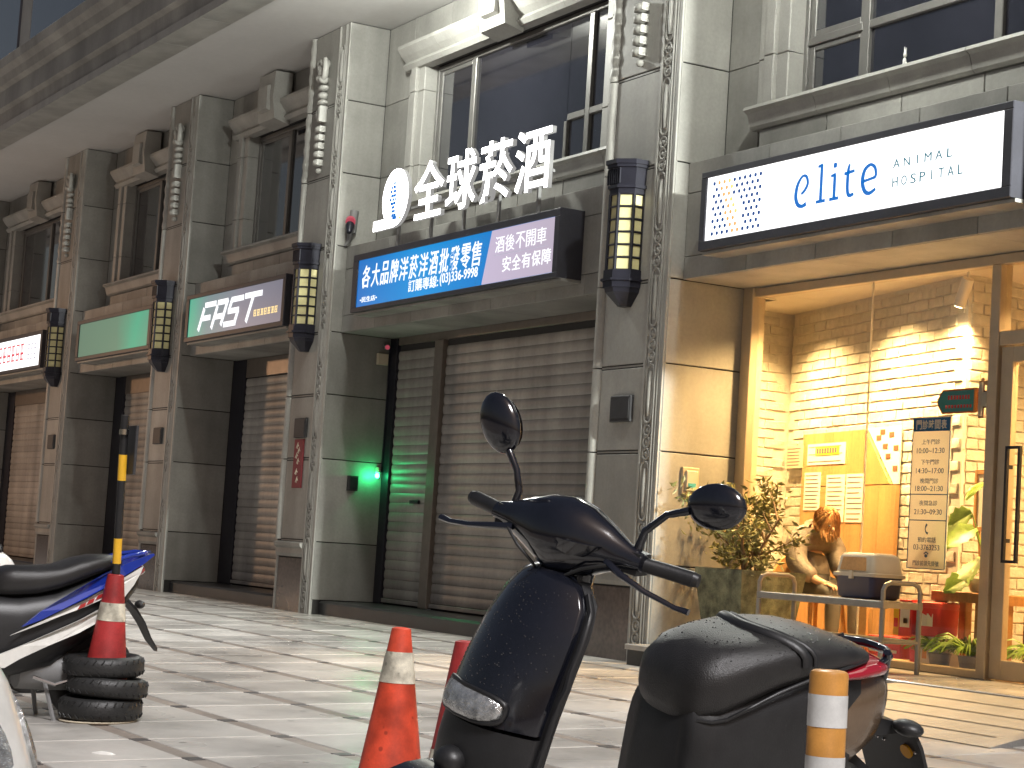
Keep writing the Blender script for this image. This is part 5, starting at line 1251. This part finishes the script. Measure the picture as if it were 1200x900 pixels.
    part("kick_start", MB().tube([(-.60, .17, .26), (-.72, .19, .22), (-.80, .20, .25)], .010, 6), "chrome", t, True)
    part("centre_stand", MB().tube([(-.68, .12, .24), (-.74, .17, .008)], .013, 6).tube([(-.68, -.12, .24), (-.74, -.17, .008)], .013, 6), "grey_plastic", t, True)
    return t
sport_scooter("scooter with blue and white side panels behind the tyre stack", (-10.873, 2.536, gz(2.536)), R(-89.5), 0, "blue_paint", "white_paint", "blue_paint", "red_paint")
o = sport_scooter("pale scooter cut by the left edge, its dark mirror showing above the black seat", (-12.3, 3.22, gz(3.22)), R(88), 0, "red_paint", "white_paint", "white_paint", "black_plastic"); o.scale = (.87, .87, .87)
sport_scooter("white scooter nose with clear lamp in the lower left corner", (-3.67, .74, gz(.74)), R(50), R(4), "white_paint", "white_paint", "white_paint", "red_paint")

# ================================================================== CONES, TYRES, POLE, BOLLARD
def cone(label, x, y, z, h, rb_, rt_, bands, paint, base=True, lean=(0, 0, 0)):
    t = thing("traffic_cone", label, "traffic cone", (x, y, z), rot=lean, group="traffic cones")
    rad = lambda q: rb_+(rt_-rb_)*q/h
    prof = [(rad(.03), .03)]
    for k in range(1, 13): q = .03+(h-.035)*k/12; prof.append((rad(q), q))
    prof += [(rt_*.7, h), (rt_*.5, h-.02)]
    part("body", MB().lathe(prof, n=32), paint, t, True, 45)
    if base:
        r = rb_*1.28; part("foot", MB().loft([[(a*w, b*w, zz) for a, b in rrect(1, 1, .2)] for w, zz in ((r, 0), (r, .025), (r*.96, .035))]), paint, t)
    for q0, q1 in bands: part("reflective_band", MB().lathe([(rad(q0)+.0022, q0), (rad(q1)+.0022, q1)], n=32, caps=False), "reflective", t, True)
    return t
cone("bright orange cone with pale band standing left of the black scooter", -7.48, 3.757, gz(3.757), .732, .155, .040, [(.50, .63)], "cone_red", lean=(0, R(1), .3))
cone("faded red cone half hidden behind the black scooter front", -6.78, 3.70, gz(3.70), .725, .155, .040, [(.16, .30)], "cone_old", lean=(0, 0, .7))
tx, ty = -10.66, 3.53; tz = gz(ty)
def tyre(label, dx, dy, z, r, w, tilt):
    t = MB(); prof = [(r*.62, -.36), (r*.72, -.47), (r*.86, -.5), (r*.96, -.38), (r, -.14), (r, .14), (r*.96, .38), (r*.86, .5), (r*.72, .47), (r*.62, .36), (r*.60, .2), (r*.60, -.2)]
    n = 36; t.loft([[(q*math.cos(2*math.pi*k/n), q*math.sin(2*math.pi*k/n), h*w) for q, h in prof] for k in range(n+1)], False)
    th = thing("tyre", label, "tyre", (tx+dx, ty+dy, z+w/2), rot=tilt, group="stacked scooter tyres")
    part("carcass", t, "rubber", th, True, 50)
    tr = MB()
    for k in range(30):
        a = 2*math.pi*k/30; c, s = math.cos(a), math.sin(a)
        for hz, off in ((.2, .0), (-.2, .1)):
            a2 = a+off; tr.tube([((r+.001)*math.cos(a2), (r+.001)*math.sin(a2), hz*w), ((r*.965)*math.cos(a2+.07), (r*.965)*math.sin(a2+.07), hz*1.9*w)], .004, 4)
    o = part("tread_blocks", tr, "rubber", th); o["kind"] = "stuff"; return th
tyre("bottom tyre of the stack under the striped pole", .0, -.01, tz+.012, .232, .125, (R(1.5), R(1), 0))
tyre("middle tyre of the stack under the striped pole", .015, .015, tz+.140, .226, .108, (R(-2), R(1.5), .5))
tyre("top tyre of the stack holding the faded cone", -.015, -.005, tz+.250, .225, .115, (R(2), R(-1.5), 1.1))
bp = thing("base_plate", "thin pale plate lying under the tyre stack", "plate", (tx, ty-.02, tz+.001), rot=(slope, 0, 0)); part("plate", MB().lathe([(.215, 0), (.22, .006), (.21, .011)], n=28), "beige_plastic", bp)
cone("red cone with dirty band standing inside the tyre stack", tx, ty, tz+.20, .62, .128, .045, [(.36, .46)], "cone_old", base=False, lean=(R(-1), R(2), 0))
pc0 = Vector((tx, ty, tz+.19)); ptop = Vector((-10.545, 3.49, 1.53))
pc0.x = (tx+.0216-.41*ptop.x)/.59; pc0.y = (ty+.011-.41*ptop.y)/.59
pole = thing("striped_pole", "black and yellow pole with dark sign plate rising from the tyre stack", "pole", tuple(pc0), world=True)
zs_ = [0, .50, .56, .745, 1.03, 1.20, 1.52]
dvec = ptop-pc0
for k, (f0, f1, m_) in enumerate(((0, .69/1.52, "black_plastic"), (.69/1.52, .83/1.52, "yellow_band"), (.83/1.52, 1.155/1.52, "black_plastic"), (1.155/1.52, 1.30/1.52, "yellow_band"), (1.30/1.52, 1.0, "black_plastic"))):
    part("pole_section", MB().tube([pc0+dvec*f0, pc0+dvec*f1], .024 if m_ == "yellow_band" else .023, 14), m_, pole, True, 50)
part("sign_plate", MB().cbox(-10.63, -10.47, 3.535, 3.55, 1.20, 1.475, .003), "plate_box", pole)
for q in (-.11,): part("clamp", MB().tube([ptop+Vector((0, 0, q)), ptop+Vector((0, 0, q+.03))], .027, 12), "chrome", pole, True)
bo = thing("bollard", "orange and white banded delineator post in front of the black scooter", "bollard", (-3.724, 3.038, gz(3.038)))
hb_ = .678-gz(3.038)
def bband(z0, z1, m_, r=.0475, name="band"): part(name, MB().lathe([(r, z0), (r, z1)], n=28, caps=False), m_, bo, True)
bb = MB().lathe([(.09, 0), (.09, .02), (.06, .035), (.047, .06), (.047, hb_-.012), (.044, hb_-.004), (.036, hb_), (.0, hb_)], n=28); part("post", bb, "bollard_orange", bo, True, 40)
for z0, z1 in ((.10, .20), (.30, .41), (hb_-.375, hb_-.255), (hb_-.145, hb_-.062)): 
    pass
bband(hb_-.135, hb_-.058, "bollard_white", .0482); bband(hb_-.285, hb_-.205, "bollard_white", .0482); bband(.30, .40, "bollard_white", .0482)
lt = thing("litter", "small white paper scrap lying on the pavement", "litter", (-9.22, 3.08, gz(3.08)), rot=(slope, 0, .8)); part("scrap", MB().loft([[(x, y, z) for y, z in ((-w, .001), (w, .001), (w*.8, h), (-w*.8, h))] for x, w, h in ((-.06, .008, .006), (-.02, .014, .014), (.03, .013, .012), (.06, .007, .005))]), "litter_white", lt)

# ================================================================== STREET LAMPS (out of frame, they light the place)
def street_lamp(label, x, y, h, arm, energy, col, target, size, soft, mate):
    z = gz(y); t = thing("street_lamp", label, "street lamp", (x, y, z), world=True)
    part("pole", MB().lathe([(.12, z), (.11, z+.3), (.075, z+.35), (.05, h+.25)], x, y, 14), "cart_metal", t, True, 50)
    e = Vector((x+arm[0], y+arm[1], h))
    part("arm", MB().tube([(x, y, h+.2), (x+arm[0]*.5, y+arm[1]*.5, h+.22), (e.x, e.y, h+.12)], [.04, .035, .03], 10), "cart_metal", t, True, 50)
    part("head", MB().ell((e.x, e.y, h+.08), (.22, .14, .06), 16, 8), "grey_plastic", t, True)
    part("diffuser", MB().lathe([(.10, h+.0), (.13, h+.03)], e.x, e.y, 20), mate, t, True)
    spot_light(t, (e.x, e.y, h-.02), target, energy, size, .85, col, soft)
street_lamp("white street lamp at the right end of the arcade", 1.5, 8.0, 6.2, (0, 1.34), 27000, (.97, 1, .93), (-18, 9.7, 5.0), 44, .25, "bulb_white")
street_lamp("amber street lamp across the pavement on the left", -41, -1.0, 4.6, (0, 1.0), 1700, (1, .58, .32), (-33.5, 9.8, .8), 72, .3, "bulb_warm")
# globe lamps under the eave (the near one is mirrored in the liquor shop window)
for x, lb in ((-18.6, "lit globe lamp under the eave above the liquor shop window"), (-11.4, "lit globe lamp under the eave above the animal hospital")):
    t = thing("eave_lamp", lb, "ceiling lamp", (x, 8.52, 7.225), world=True, group="globe lamps under the eave")
    part("base", MB().lathe([(.10, 7.226), (.10, 7.19), (.07, 7.17)], x, 8.52, 18), "white_print", t, True, 40)
    part("globe", MB().ell((x, 8.52, 7.09), (.10, .10, .09), 18, 10), "bulb_white", t, True)
    d = bpy.data.lights.new("globe_light", 'POINT'); d.energy = 310; d.color = (.98, 1, .92); d.shadow_soft_size = .1
    o = bpy.data.objects.new("globe_light", d); COL.objects.link(o); o.parent = t; o.location = (0, 0, -.34)
